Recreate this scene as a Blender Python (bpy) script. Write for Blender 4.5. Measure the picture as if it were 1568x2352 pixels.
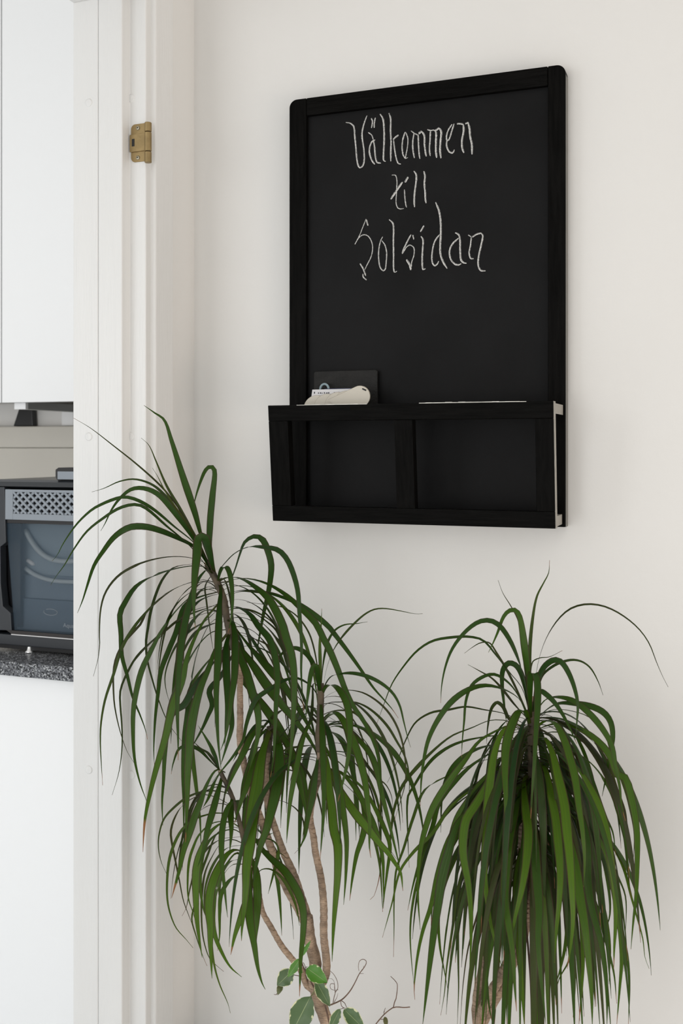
import bpy, math, random
from mathutils import Vector, Matrix
random.seed(7)
for o in list(bpy.data.objects): bpy.data.objects.remove(o, do_unlink=True)
sc = bpy.context.scene
col = sc.collection

# ------------------------------------------------------------------ camera, world, light, exposure
F = 2352.0                      # focal length in pixels of the 1568 x 2352 frame
HORIZON, CX = 1027.0, 784.0
YAW = math.atan(F / 6144.0)     # the chalkboard wall recedes towards the doorway
CD, CH = 1.555, 1.31            # distance to the chalkboard wall, eye height
cs, sn = math.cos(YAW), math.sin(YAW)
CAM = Vector((0, -CD, CH))
cam = bpy.data.cameras.new('camera'); co = bpy.data.objects.new('camera', cam); col.objects.link(co)
cam.sensor_fit = 'VERTICAL'; cam.sensor_height = 36.0; cam.sensor_width = 24.0; cam.lens = 36.0
cam.shift_y = -(1176.0 - HORIZON) / 2352.0
cam.clip_start = 0.05
co.location = CAM; co.rotation_euler = (math.pi / 2, 0, YAW)
cam.dof.use_dof = True; cam.dof.focus_distance = 1.5; cam.dof.aperture_fstop = 8.0
sc.camera = co

w = bpy.data.worlds.new('world'); sc.world = w; w.use_nodes = True
bg = w.node_tree.nodes['Background']; bg.inputs[0].default_value = (1.0, 0.995, 0.98, 1); bg.inputs[1].default_value = 1.05

def area(name, loc, target, sx, sy, power, color):
    l = bpy.data.lights.new(name, 'AREA'); l.shape = 'RECTANGLE'; l.size = sx; l.size_y = sy
    l.energy = power; l.color = color
    o = bpy.data.objects.new(name, l); col.objects.link(o); o.location = loc
    o.rotation_euler = (Vector(target) - Vector(loc)).to_track_quat('-Z', 'Y').to_euler()
    return o
area('window_daylight', (-1.15, -4.2, 0.95), (-0.5, 0, 0.8), 1.3, 1.5, 25, (1.0, 0.985, 0.96))
area('kitchen_fill_light', (-1.9, -2.4, 1.5), (-1.4, 0.3, 1.1), 1.1, 1.2, 14.0, (0.97, 0.985, 1.0))  # added fill to whiten the kitchen; no window is built here
area('side_fill_light', (2.3, -1.2, 0.65), (-0.8, -0.25, 0.8), 1.2, 1.2, 27, (1.0, 0.82, 0.67))  # added warm fill that brightens the casing, without a window behind it

vs = sc.view_settings
vs.view_transform = 'Standard'; vs.look = 'None'; vs.gamma = 1.0; vs.use_curve_mapping = False
vs.exposure = -0.32

# ------------------------------------------------------------------ measuring helpers
def ray(px, py):
    u = (px - CX) / F
    return Vector((cs * u - sn, sn * u + cs, (HORIZON - py) / F))
def P(px, py, Y):               # the point of the plane Y = const that a measured pixel shows
    d = ray(px, py); return CAM + d * ((Y + CD) / d.y)
def PXp(px, py, X):             # the same on a plane X = const
    d = ray(px, py); return CAM + d * (X / d.x)
def Xat(px, Y): return P(px, HORIZON, Y).x
def Zat(px, py, Y): return P(px, py, Y).z

# ------------------------------------------------------------------ materials
def mat(name, c, rough=0.5, spec=0.5, metal=0.0, var=0.0, vscale=20, bump=0.0, bscale=200, coat=0.0, stretch=None):
    m = bpy.data.materials.new(name); m.use_nodes = True
    nt = m.node_tree; b = nt.nodes['Principled BSDF']
    b.inputs['Base Color'].default_value = (*c, 1); b.inputs['Roughness'].default_value = rough
    b.inputs['Specular IOR Level'].default_value = spec; b.inputs['Metallic'].default_value = metal
    b.inputs['Coat Weight'].default_value = coat
    tc = nt.nodes.new('ShaderNodeTexCoord')
    src = tc.outputs['Object']
    if stretch:
        mp = nt.nodes.new('ShaderNodeMapping'); mp.inputs['Scale'].default_value = stretch
        nt.links.new(src, mp.inputs['Vector']); src = mp.outputs['Vector']
    if var > 0:
        n = nt.nodes.new('ShaderNodeTexNoise'); n.inputs['Scale'].default_value = vscale; n.inputs['Detail'].default_value = 6
        nt.links.new(src, n.inputs['Vector'])
        r = nt.nodes.new('ShaderNodeValToRGB')
        r.color_ramp.elements[0].position = 0.3; r.color_ramp.elements[1].position = 0.7
        r.color_ramp.elements[0].color = (*[x * (1 - var) for x in c], 1); r.color_ramp.elements[1].color = (*[min(1, x * (1 + var)) for x in c], 1)
        nt.links.new(n.outputs['Fac'], r.inputs['Fac']); nt.links.new(r.outputs['Color'], b.inputs['Base Color'])
    if bump > 0:
        n2 = nt.nodes.new('ShaderNodeTexNoise'); n2.inputs['Scale'].default_value = bscale; n2.inputs['Detail'].default_value = 4
        nt.links.new(src, n2.inputs['Vector'])
        bp = nt.nodes.new('ShaderNodeBump'); bp.inputs['Strength'].default_value = bump; bp.inputs['Distance'].default_value = 0.002
        nt.links.new(n2.outputs['Fac'], bp.inputs['Height']); nt.links.new(bp.outputs['Normal'], b.inputs['Normal'])
    return m

M = {}
M['wall'] = mat('wall_paint', (0.765, 0.755, 0.735), 0.75, 0.3, var=0.012, vscale=3, bump=0.12, bscale=90)
M['ceil'] = mat('ceiling_paint', (0.82, 0.81, 0.79), 0.85, 0.2, bump=0.05)
M['trim'] = mat('white_gloss_paint', (0.755, 0.752, 0.74), 0.38, 0.45, var=0.012, vscale=6, bump=0.25, bscale=40, stretch=(6, 6, 0.5))
M['floor'] = mat('pale_bounce_floor', (0.79, 0.84, 0.90), 0.5, 0.4, var=0.15, vscale=6, stretch=(1, 12, 1))  # unseen floor, made pale and bluish to bounce light up the wall
M['brass'] = mat('aged_brass', (0.30, 0.215, 0.10), 0.42, 0.5, metal=0.75, var=0.15, vscale=60, bump=0.1, bscale=300)
M['screw'] = mat('steel_screw', (0.42, 0.38, 0.28), 0.35, 0.5, metal=0.7)
M['dark'] = mat('dark_recess', (0.012, 0.011, 0.01), 0.7)
M['blackwood'] = mat('black_stained_wood', (0.0036, 0.0034, 0.0031), 0.45, 0.035, var=0.45, vscale=18, bump=0.35, bscale=60, stretch=(12, 12, 1))
M['blackwood_h'] = mat('black_stained_wood_horizontal', (0.0036, 0.0034, 0.0031), 0.45, 0.035, var=0.45, vscale=18, bump=0.35, bscale=60, stretch=(1, 12, 12))
M['endgrain_sheen'] = mat('end_grain_and_sheen', (0.27, 0.255, 0.225), 0.5, 0.45, var=0.25, vscale=30, stretch=(2, 10, 2))  # bare end grain; also the painted sheen of the pocket's side face
M['chalkboard'] = mat('chalkboard_slate', (0.0065, 0.0065, 0.0068), 0.55, 0.11, var=0.3, vscale=7, bump=0.08, bscale=700)
M['paleedge'] = mat('uneven_pale_edge', (0.55, 0.54, 0.5), 0.7, var=0.2, vscale=90)
M['leather'] = mat('black_leatherette', (0.010, 0.0095, 0.0085), 0.5, 0.25, var=0.35, vscale=60, bump=0.5, bscale=500)
M['cream'] = mat('cream_card', (0.70, 0.655, 0.565), 0.6, 0.35, var=0.02, vscale=10)
M['cardshade'] = mat('card_edge_shade', (0.42, 0.37, 0.30), 0.7)
M['paper'] = mat('white_paper', (0.8, 0.79, 0.8), 0.6, 0.3)
M['navy'] = mat('navy_edge', (0.03, 0.035, 0.09), 0.5)
M['bluegrey'] = mat('blue_grey_plastic', (0.27, 0.36, 0.40), 0.4)
M['cabinet'] = mat('white_cabinet_front', (0.91, 0.915, 0.92), 0.3, 0.45, bump=0.03, bscale=40)
M['cabinet_in'] = mat('cabinet_carcass', (0.60, 0.575, 0.54), 0.6)
M['greybar'] = mat('grey_aluminium', (0.30, 0.31, 0.31), 0.4, metal=0.3)
M['splash'] = mat('beige_backsplash', (0.66, 0.63, 0.565), 0.32, 0.4, var=0.03, vscale=4)
M['appl'] = mat('graphite_plastic', (0.030, 0.034, 0.040), 0.28, 0.5, bump=0.04, bscale=400)
M['appl_grey'] = mat('silver_grey_plastic', (0.26, 0.29, 0.325), 0.4, 0.5, bump=0.03, bscale=400)
M['appl_black'] = mat('black_plastic', (0.006, 0.006, 0.007), 0.35, 0.5)
M['chrome'] = mat('bright_metal', (0.75, 0.75, 0.75), 0.25, metal=0.9)
M['print'] = mat('pale_print', (0.20, 0.225, 0.25), 0.5)
M['ink'] = mat('dark_ink', (0.02, 0.02, 0.03), 0.6)
M['pot'] = mat('white_glazed_pot', (0.72, 0.71, 0.69), 0.3, 0.5)
M['soil'] = mat('potting_soil', (0.045, 0.03, 0.02), 0.95, var=0.5, vscale=60, bump=1.0, bscale=120)
M['bud'] = mat('young_green_stem', (0.05, 0.085, 0.025), 0.5)
M['node'] = mat('dry_node', (0.075, 0.055, 0.032), 0.7, var=0.5, vscale=80)
M['twig'] = mat('brown_twig', (0.13, 0.075, 0.05), 0.7, var=0.3, vscale=100)
M['petiole'] = mat('green_petiole', (0.16, 0.16, 0.06), 0.6)

def m_worktop():
    m = mat('speckled_worktop', (0.05, 0.052, 0.056), 0.22, 0.3)
    nt = m.node_tree; b = nt.nodes['Principled BSDF']; tc = nt.nodes.new('ShaderNodeTexCoord')
    v = nt.nodes.new('ShaderNodeTexVoronoi'); v.inputs['Scale'].default_value = 400; v.feature = 'F1'
    nt.links.new(tc.outputs['Object'], v.inputs['Vector'])
    sep = nt.nodes.new('ShaderNodeSeparateColor'); nt.links.new(v.outputs['Color'], sep.inputs[0])
    r = nt.nodes.new('ShaderNodeValToRGB'); r.color_ramp.interpolation = 'CONSTANT'
    r.color_ramp.elements[0].color = (0.018, 0.019, 0.021, 1); r.color_ramp.elements[1].position = 0.86; r.color_ramp.elements[1].color = (0.42, 0.43, 0.44, 1)
    e = r.color_ramp.elements.new(0.25); e.color = (0.10, 0.105, 0.115, 1); e = r.color_ramp.elements.new(0.62); e.color = (0.17, 0.175, 0.19, 1)
    nt.links.new(sep.outputs[0], r.inputs['Fac']); nt.links.new(r.outputs['Color'], b.inputs['Base Color'])
    return m
M['worktop'] = m_worktop()

def m_chalk():
    m = bpy.data.materials.new('white_chalk'); m.use_nodes = True; nt = m.node_tree
    b = nt.nodes['Principled BSDF']; b.inputs['Base Color'].default_value = (0.72, 0.71, 0.68, 1); b.inputs['Roughness'].default_value = 0.95
    b.inputs['Specular IOR Level'].default_value = 0.1
    tc = nt.nodes.new('ShaderNodeTexCoord'); n = nt.nodes.new('ShaderNodeTexNoise'); n.inputs['Scale'].default_value = 900; n.inputs['Detail'].default_value = 3
    nt.links.new(tc.outputs['Object'], n.inputs['Vector'])
    at = nt.nodes.new('ShaderNodeUVMap'); sp = nt.nodes.new('ShaderNodeSeparateXYZ'); nt.links.new(at.outputs[0], sp.inputs[0])
    # denser along one flank of the stroke, as the chalk pressed
    mm = nt.nodes.new('ShaderNodeMath'); mm.operation = 'MULTIPLY'; mm.inputs[1].default_value = 0.34; nt.links.new(sp.outputs['X'], mm.inputs[0])
    ad = nt.nodes.new('ShaderNodeMath'); ad.operation = 'ADD'; nt.links.new(n.outputs['Fac'], ad.inputs[0]); nt.links.new(mm.outputs[0], ad.inputs[1])
    r = nt.nodes.new('ShaderNodeMapRange'); r.inputs[1].default_value = 0.42; r.inputs[2].default_value = 0.90; r.inputs[3].default_value = 0.14; r.inputs[4].default_value = 1.0
    nt.links.new(ad.outputs[0], r.inputs[0]); nt.links.new(r.outputs[0], b.inputs['Alpha'])
    return m
M['chalk'] = m_chalk()

def m_glass():
    m = bpy.data.materials.new('smoky_blue_window'); m.use_nodes = True; nt = m.node_tree
    b = nt.nodes['Principled BSDF']; b.inputs['Base Color'].default_value = (0.05, 0.085, 0.12, 1); b.inputs['Roughness'].default_value = 0.05
    b.inputs['Specular IOR Level'].default_value = 0.6; b.inputs['Alpha'].default_value = 0.30
    return m
M['glass'] = m_glass()

def m_leaf(name='dracaena_leaf'):
    m = bpy.data.materials.new(name); m.use_nodes = True; nt = m.node_tree; L = nt.links
    b = nt.nodes['Principled BSDF']; out = nt.nodes['Material Output']
    oi = nt.nodes.new('ShaderNodeObjectInfo'); sep = nt.nodes.new('ShaderNodeSeparateColor'); L.new(oi.outputs['Color'], sep.inputs[0])
    uv = nt.nodes.new('ShaderNodeUVMap'); sx = nt.nodes.new('ShaderNodeSeparateXYZ'); L.new(uv.outputs[0], sx.inputs[0])
    def math_(op, a, bb):
        n = nt.nodes.new('ShaderNodeMath'); n.operation = op; n.use_clamp = False
        for i, v in enumerate((a, bb)):
            if isinstance(v, (int, float)): n.inputs[i].default_value = v
            else: L.new(v, n.inputs[i])
        return n.outputs[0]
    def mix(f, a, bb):
        n = nt.nodes.new('ShaderNodeMix'); n.data_type = 'RGBA'
        if isinstance(f, (int, float)): n.inputs[0].default_value = f
        else: L.new(f, n.inputs[0])
        for i, v in ((6, a), (7, bb)):
            if isinstance(v, tuple): n.inputs[i].default_value = (*v, 1)
            else: L.new(v, n.inputs[i])
        return n.outputs[2]
    def rng(v, a, bb, c=0.0, d=1.0):
        n = nt.nodes.new('ShaderNodeMapRange'); L.new(v, n.inputs[0])
        for i, x in enumerate((a, bb, c, d)):
            if isinstance(x, (int, float)): n.inputs[i + 1].default_value = x
            else: L.new(x, n.inputs[i + 1])
        return n.outputs[0]
    hv = math_('ADD', sep.outputs[0], rng(sx.outputs['Y'], 0.25, 0.9, 0.0, 0.13))
    green = mix(hv, (0.004, 0.027, 0.002), (0.13, 0.25, 0.006))
    # fine lengthwise veins
    tcm = nt.nodes.new('ShaderNodeMapping'); tcm.inputs['Scale'].default_value = (14, 1.2, 1); L.new(uv.outputs[0], tcm.inputs[0])
    nz = nt.nodes.new('ShaderNodeTexNoise'); nz.inputs['Scale'].default_value = 1.4; L.new(tcm.outputs[0], nz.inputs['Vector'])
    green = mix(rng(nz.outputs['Fac'], 0.35, 0.7, 0.0, 0.5), green, (0.014, 0.065, 0.004))
    edge = math_('MULTIPLY', math_('ABSOLUTE', math_('SUBTRACT', sx.outputs['X'], 0.5), 0.0), 2.0)
    redm = math_('MULTIPLY', rng(edge, 0.74, 0.90), 0.85)
    c = mix(redm, green, (0.045, 0.017, 0.012))
    # reddish thin stalk end
    c = mix(rng(sx.outputs['Y'], 0.10, 0.0, 0.0, 0.55), c, (0.09, 0.05, 0.03))
    tip = rng(sx.outputs['Y'], sep.outputs[2], math_('ADD', sep.outputs[2], 0.02))
    c = mix(tip, c, (0.30, 0.135, 0.055))
    c2 = mix(sep.outputs[1], c, (0.06, 0.030, 0.018))
    L.new(c2, b.inputs['Base Color']); b.inputs['Roughness'].default_value = 0.25; b.inputs['Specular IOR Level'].default_value = 0.24
    bp = nt.nodes.new('ShaderNodeBump'); bp.inputs['Strength'].default_value = 0.55; bp.inputs['Distance'].default_value = 0.0012
    L.new(nz.outputs['Fac'], bp.inputs['Height']); L.new(bp.outputs['Normal'], b.inputs['Normal'])
    tr = nt.nodes.new('ShaderNodeBsdfTranslucent'); L.new(c2, tr.inputs['Color'])
    ms = nt.nodes.new('ShaderNodeMixShader'); ms.inputs[0].default_value = 0.25
    L.new(b.outputs[0], ms.inputs[1]); L.new(tr.outputs[0], ms.inputs[2]); L.new(ms.outputs[0], out.inputs['Surface'])
    return m
M['leaf'] = m_leaf()

def m_ficus():
    m = bpy.data.materials.new('variegated_ficus_leaf'); m.use_nodes = True; nt = m.node_tree; L = nt.links
    b = nt.nodes['Principled BSDF']
    oi = nt.nodes.new('ShaderNodeObjectInfo'); sep = nt.nodes.new('ShaderNodeSeparateColor'); L.new(oi.outputs['Color'], sep.inputs[0])
    uv = nt.nodes.new('ShaderNodeUVMap'); sx = nt.nodes.new('ShaderNodeSeparateXYZ'); L.new(uv.outputs[0], sx.inputs[0])
    nz = nt.nodes.new('ShaderNodeTexNoise'); nz.inputs['Scale'].default_value = 4.5; L.new(uv.outputs[0], nz.inputs['Vector'])
    def math_(op, a, bb):
        n = nt.nodes.new('ShaderNodeMath'); n.operation = op
        for i, v in enumerate((a, bb)):
            if isinstance(v, (int, float)): n.inputs[i].default_value = v
            else: L.new(v, n.inputs[i])
        return n.outputs[0]
    edge = math_('MULTIPLY', math_('ABSOLUTE', math_('SUBTRACT', sx.outputs['X'], 0.5), 0.0), 2.0)
    e2 = math_('ADD', edge, math_('MULTIPLY', math_('SUBTRACT', nz.outputs['Fac'], 0.5), 1.1))
    e3 = math_('ADD', e2, sep.outputs[1])
    mr = nt.nodes.new('ShaderNodeMapRange'); mr.inputs[1].default_value = 0.93; mr.inputs[2].default_value = 0.99; L.new(e3, mr.inputs[0])
    mg = nt.nodes.new('ShaderNodeMix'); mg.data_type = 'RGBA'; mg.inputs[6].default_value = (0.075, 0.125, 0.05, 1); mg.inputs[7].default_value = (0.075, 0.23, 0.02, 1)
    L.new(sep.outputs[0], mg.inputs[0])
    mid = nt.nodes.new('ShaderNodeMapRange'); mid.inputs[1].default_value = 0.035; mid.inputs[2].default_value = 0.012; L.new(edge, mid.inputs[0])
    mm = nt.nodes.new('ShaderNodeMix'); mm.data_type = 'RGBA'; L.new(mid.outputs[0], mm.inputs[0]); L.new(mg.outputs[2], mm.inputs[6]); mm.inputs[7].default_value = (0.3, 0.36, 0.17, 1)
    mx = nt.nodes.new('ShaderNodeMix'); mx.data_type = 'RGBA'; L.new(mr.outputs[0], mx.inputs[0]); L.new(mm.outputs[2], mx.inputs[6]); mx.inputs[7].default_value = (0.62, 0.62, 0.38, 1)
    md = nt.nodes.new('ShaderNodeMix'); md.data_type = 'RGBA'; L.new(sep.outputs[2], md.inputs[0]); L.new(mx.outputs[2], md.inputs[6]); md.inputs[7].default_value = (0.15, 0.13, 0.05, 1)
    L.new(md.outputs[2], b.inputs['Base Color']); b.inputs['Roughness'].default_value = 0.4
    return m
M['ficus'] = m_ficus()

def m_bark():
    m = mat('dracaena_bark', (0.36, 0.26, 0.185), 0.8, 0.25, var=0.4, vscale=60)
    nt = m.node_tree; b = nt.nodes['Principled BSDF']; tc = nt.nodes.new('ShaderNodeTexCoord')
    wv = nt.nodes.new('ShaderNodeTexWave'); wv.bands_direction = 'Z'; wv.inputs['Scale'].default_value = 52; wv.inputs['Distortion'].default_value = 3.5; wv.inputs['Detail Scale'].default_value = 3
    nt.links.new(tc.outputs['Object'], wv.inputs['Vector'])
    bp = nt.nodes.new('ShaderNodeBump'); bp.inputs['Strength'].default_value = 0.7; bp.inputs['Distance'].default_value = 0.0025
    nt.links.new(wv.outputs['Fac'], bp.inputs['Height']); nt.links.new(bp.outputs['Normal'], b.inputs['Normal'])
    return m
M['bark'] = m_bark()

# ------------------------------------------------------------------ mesh helpers
class MB:
    def __init__(s): s.v = []; s.f = []; s.uv = []
    def quad(s, *p):
        n = len(s.v); s.v += [tuple(q) for q in p]; s.f.append(tuple(range(n, n + len(p)))); return s
    def box(s, a, b):
        x0, y0, z0 = (min(a[i], b[i]) for i in range(3)); x1, y1, z1 = (max(a[i], b[i]) for i in range(3))
        n = len(s.v)
        s.v += [(x0, y0, z0), (x1, y0, z0), (x1, y1, z0), (x0, y1, z0), (x0, y0, z1), (x1, y0, z1), (x1, y1, z1), (x0, y1, z1)]
        s.f += [tuple(n + i for i in f) for f in ((0, 3, 2, 1), (4, 5, 6, 7), (0, 1, 5, 4), (1, 2, 6, 5), (2, 3, 7, 6), (3, 0, 4, 7))]
        return s
    def prism(s, poly, mapf, d0, d1):       # poly: 2-D outline; mapf(u, v, d) -> 3-D
        n = len(s.v); k = len(poly)
        s.v += [tuple(mapf(u, v, d0)) for u, v in poly] + [tuple(mapf(u, v, d1)) for u, v in poly]
        s.f.append(tuple(range(n + k - 1, n - 1, -1))); s.f.append(tuple(range(n + k, n + 2 * k)))
        for i in range(k): j = (i + 1) % k; s.f.append((n + i, n + j, n + k + j, n + k + i))
        return s
    def tube(s, pts, rad, seg=8, cap=True):
        pts = [Vector(p) for p in pts]; rad = rad if isinstance(rad, (list, tuple)) else [rad] * len(pts)
        n0 = len(s.v); up = None
        for i, p in enumerate(pts):
            t = (pts[min(i + 1, len(pts) - 1)] - pts[max(i - 1, 0)]).normalized()
            if up is None: up = t.orthogonal().normalized()
            up = (up - t * up.dot(t)); up = up.normalized() if up.length > 1e-6 else t.orthogonal().normalized()
            si = t.cross(up)
            for k in range(seg):
                a = 2 * math.pi * k / seg; s.v.append(tuple(p + (up * math.cos(a) + si * math.sin(a)) * rad[i]))
        for i in range(len(pts) - 1):
            for k in range(seg):
                a = n0 + i * seg + k; b = n0 + i * seg + (k + 1) % seg; s.f.append((a, b, b + seg, a + seg))
        if cap:
            s.f.append(tuple(range(n0 + seg - 1, n0 - 1, -1))); e = n0 + (len(pts) - 1) * seg; s.f.append(tuple(range(e, e + seg)))
        return s
    def lathe(s, prof, c, seg=32):           # profile of (r, z) about a vertical axis at c
        n0 = len(s.v)
        for r, z in prof:
            for k in range(seg):
                a = 2 * math.pi * k / seg; s.v.append((c[0] + r * math.cos(a), c[1] + r * math.sin(a), c[2] + z))
        for i in range(len(prof) - 1):
            for k in range(seg):
                a = n0 + i * seg + k; b = n0 + i * seg + (k + 1) % seg; s.f.append((a, b, b + seg, a + seg))
        return s
    def build(s, name, m, parent=None, smooth=False, bevel=0.0, seg=2):
        me = bpy.data.meshes.new(name); me.from_pydata(s.v, [], s.f); me.update()
        if s.uv:
            ul = me.uv_layers.new(name='UVMap')
            for lp in me.loops: ul.data[lp.index].uv = s.uv[lp.vertex_index]
        if smooth:
            for p in me.polygons: p.use_smooth = True
        o = bpy.data.objects.new(name, me); col.objects.link(o); me.materials.append(m)
        if bevel > 0:
            bv = o.modifiers.new('bevel', 'BEVEL'); bv.width = bevel; bv.segments = seg; bv.limit_method = 'ANGLE'; bv.angle_limit = math.radians(40)
        if parent: o.parent = parent; o.matrix_parent_inverse = Matrix.Translation(parent.location).inverted()
        return o
def empty(name, loc, label=None, cat=None, group=None):
    o = bpy.data.objects.new(name, None); o.empty_display_size = 0.05; col.objects.link(o); o.location = loc
    if label: o['label'] = label
    if cat: o['category'] = cat
    if group: o['group'] = group
    return o
def tag(o, label, cat, group=None):
    o['label'] = label; o['category'] = cat
    if group: o['group'] = group
    return o
def struct(o): o['kind'] = 'structure'; return o
XY = lambda u, v, d: (u, v, d)
XZ = lambda u, v, d: (u, d, v)

# ------------------------------------------------------------------ the room
WL, WK = -0.867, -0.984         # the two faces of the wall that holds the doorway
Y_ = lambda yd: yd - CD
RV, RB = Y_(1.373), Y_(1.394)   # face of the door lining, face of its rebate
HEAD = Zat(168, 7, RV)
NEAR = Y_(0.36); CEIL = 2.46; KB = Y_(2.20)
struct(MB().box((-3.2, -4.6, -0.05), (2.6, KB, 0)).build('floor', M['floor']))
struct(MB().box((-3.2, -4.6, CEIL), (2.6, KB, CEIL + 0.05)).build('ceiling', M['ceil']))
struct(MB().box((WL, 0, 0), (2.4, 0.12, CEIL)).build('wall_back', M['wall']))
wl = MB()
wl.box((WK, Y_(1.40), 0), (WL, KB, CEIL))
wl.box((WK, NEAR, HEAD + 0.03), (WL, Y_(1.40), CEIL))
wl.box((WK, NEAR - 0.12, 0), (WL, NEAR, CEIL))
struct(wl.build('wall_left', M['wall']))
struct(MB().box((-3.2, KB, 0), (WL, KB + 0.1, CEIL)).build('wall_kitchen', M['wall']))
struct(MB().box((WL + 0.02, -0.014, 0), (2.4, 0, 0.09)).build('baseboard_back', M['trim'], bevel=0.003))

door = struct(empty('door_1', (-0.92, RV + 0.02, 0)))
# lining of the far jamb: two boards and the rebate, cut as one profile each
MB().prism([(WK, RV), (-0.9375, RV), (-0.9375, RV + 0.03), (WK, RV + 0.03)], XY, 0, HEAD + 0.03).build('jamb_board', M['trim'], door, bevel=0.0014)
MB().prism([(-0.9373, RV), (-0.893, RV), (-0.8925, RB), (-0.863, RB), (-0.863, Y_(1.412)), (-0.9373, Y_(1.412))], XY, 0, HEAD + 0.03).build('stop_board', M['trim'], door, bevel=0.0022, seg=3)
MB().prism([(-0.863, Y_(1.4085)), (-0.8558, Y_(1.411)), (-0.855, Y_(1.414)), (-0.855, Y_(1.464)), (-0.8585, Y_(1.468)), (WL, Y_(1.468)), (WL, Y_(1.4085))], XY, 0, HEAD + 0.075).build('casing', M['trim'], door, bevel=0.0012)
# head lining, from jamb to jamb
MB().box((WK, NEAR + 0.03, HEAD), (-0.9375, RV, HEAD + 0.03)).build('head_board', M['trim'], door, bevel=0.0014)
MB().prism([(-0.9373, HEAD), (-0.893, HEAD), (-0.8925, HEAD + 0.021), (-0.863, HEAD + 0.021), (-0.863, HEAD + 0.03), (-0.9373, HEAD + 0.03)], XZ, NEAR + 0.03, RV).build('head_stop', M['trim'], door, bevel=0.002)
MB().box((WL, NEAR - 0.03, HEAD + 0.02), (-0.855, Y_(1.41), HEAD + 0.075)).build('head_casing', M['trim'], door, bevel=0.001)
MB().box((WK, NEAR, 0), (-0.863, NEAR + 0.03, HEAD + 0.03)).build('near_jamb', M['trim'], door, bevel=0.0014)
for (x, y, yd, r) in ((204, 1003, RV, .0066), (297, 1003, None, .0072), (204, 1768, RV, .0066), (299, 1780, None, .0072), (204, 236, RV, .0064), (299, 226, None, .0068)):
    Yp = RV if yd is not None else RB
    c = P(x, y, Yp) if yd is not None else P(x + 2, y, RB)
    prof = [(r, 0), (r * .97, .0007), (r * .78, .0014), (r * .70, .0013), (r * .4, .0017), (0.0002, .0018)]
    m = MB(); m.lathe(prof, (0, 0, 0), 20)
    m.v = [(c.x + vx, c.y - vz, c.z + vy) for vx, vy, vz in m.v]
    m.build('screw_cap', M['trim'], door, smooth=True)

# brass hinge on the rebate
hg = MB()
def rr(x0, z0, x1, z1, r, n=5, corners=(1, 1, 1, 1)):      # outline of a rounded rectangle
    pts = []
    for (cx, cz, a0, on) in ((x1 - r, z1 - r, 0, corners[0]), (x0 + r, z1 - r, 90, corners[1]), (x0 + r, z0 + r, 180, corners[2]), (x1 - r, z0 + r, 270, corners[3])):
        if not on: pts.append((x1 if a0 in (0, 270) else x0, z1 if a0 in (0, 90) else z0)); continue
        for k in range(n + 1):
            a = math.radians(a0 + 90 * k / n); pts.append((cx + r * math.cos(a), cz + r * math.sin(a)))
    return pts
hx0, hx1 = Xat(302, RB), Xat(338, RB); hz0, hz1 = Zat(320, 372, RB), Zat(320, 285, RB)
plate = rr(hx0, hz0, hx1, hz1, 0.0075, 6, (0, 1, 1, 0))
hg.prism(plate, XZ, RB - 0.0016, RB + 0.001)
hinge = hg.build('hinge', M['brass'], door, bevel=0.0003); hinge['label'] = 'aged brass hinge on the door jamb'
zc0, zc1 = Zat(320, 349, RB), Zat(320, 309, RB)
MB().prism(rr(hx0 - 0.001, zc0, hx1 + 0.004, zc1, 0.001, 2), XZ, RB - 0.0042, RB - 0.0017).build('hinge_leaf', M['brass'], hinge, bevel=0.0004)
sx_ = Xat(309, RB)
MB().box((sx_ - .0024, RB - .0045, Zat(308, 338, RB)), (sx_ + .0024, RB - .0041, Zat(308, 321, RB))).build('slot', M['dark'], hinge)
kx, ky = hx1 + 0.0052, RB - 0.006
for (a, b) in ((281, 302), (303.5, 347), (348.5, 373)):
    MB().tube([(kx, ky, Zat(345, b, ky)), (kx, ky, Zat(345, b, ky) + .0006), (kx, ky, Zat(345, a, ky) - .0006), (kx, ky, Zat(345, a, ky))], [.0050, .0056, .0056, .0050], 20).build('knuckle', M['brass'], hinge, smooth=False, bevel=0.0)
for py in (295, 363):
    c = P(318, py, RB); m = MB(); m.lathe([(.0033, 0), (.0033, .0012), (.0022, .0018), (.0002, .0018)], (0, 0, 0), 16)
    m.v = [(c.x + a, RB - .0014 - d, c.z + b) for a, b, d in m.v]
    s_ = m.build('screw', M['screw'], hinge, smooth=True)
    m = MB()
    for ang in (20, 110):
        u = Vector((math.cos(math.radians(ang)), 0, math.sin(math.radians(ang)))); v2 = Vector((-u.z, 0, u.x))
        cc = Vector((c.x, RB - .0034, c.z)); m.quad(cc - u * .0016 - v2 * .0004, cc + u * .0016 - v2 * .0004, cc + u * .0016 + v2 * .0004, cc - u * .0016 + v2 * .0004)
    m.build('screw_recess', M['dark'], hinge)

# ------------------------------------------------------------------ kitchen seen through the doorway
UCF = Y_(1.84); seam = Xat(3, UCF); UB = Zat(84, 923.5, UCF)
def upper(x0, x1, label):
    t = empty('upper_cabinet', ((x0 + x1) / 2, KB - 0.02, UB), label, 'cabinet', 'upper kitchen cabinets')
    m = MB(); b = UB + 0.004
    m.box((x0, UCF + .022, b), (x0 + .016, KB - .004, 2.44)); m.box((x1 - .016, UCF + .022, b), (x1, KB - .004, 2.44))
    m.box((x0 + .016, UCF + .03, b + .012), (x1 - .016, KB - .004, b + .028)); m.box((x0 + .016, UCF + .022, 2.424), (x1 - .016, KB - .004, 2.44)); m.box((x0 + .016, KB - .01, b + .03), (x1 - .016, KB - .004, 2.42))
    m.build('carcass', M['cabinet_in'], t)
    MB().box((x0 + .0015, UCF, UB), (x1 - .0015, UCF + .02, 2.44)).build('cabinet_door', M['cabinet'], t, bevel=0.0012)
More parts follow.
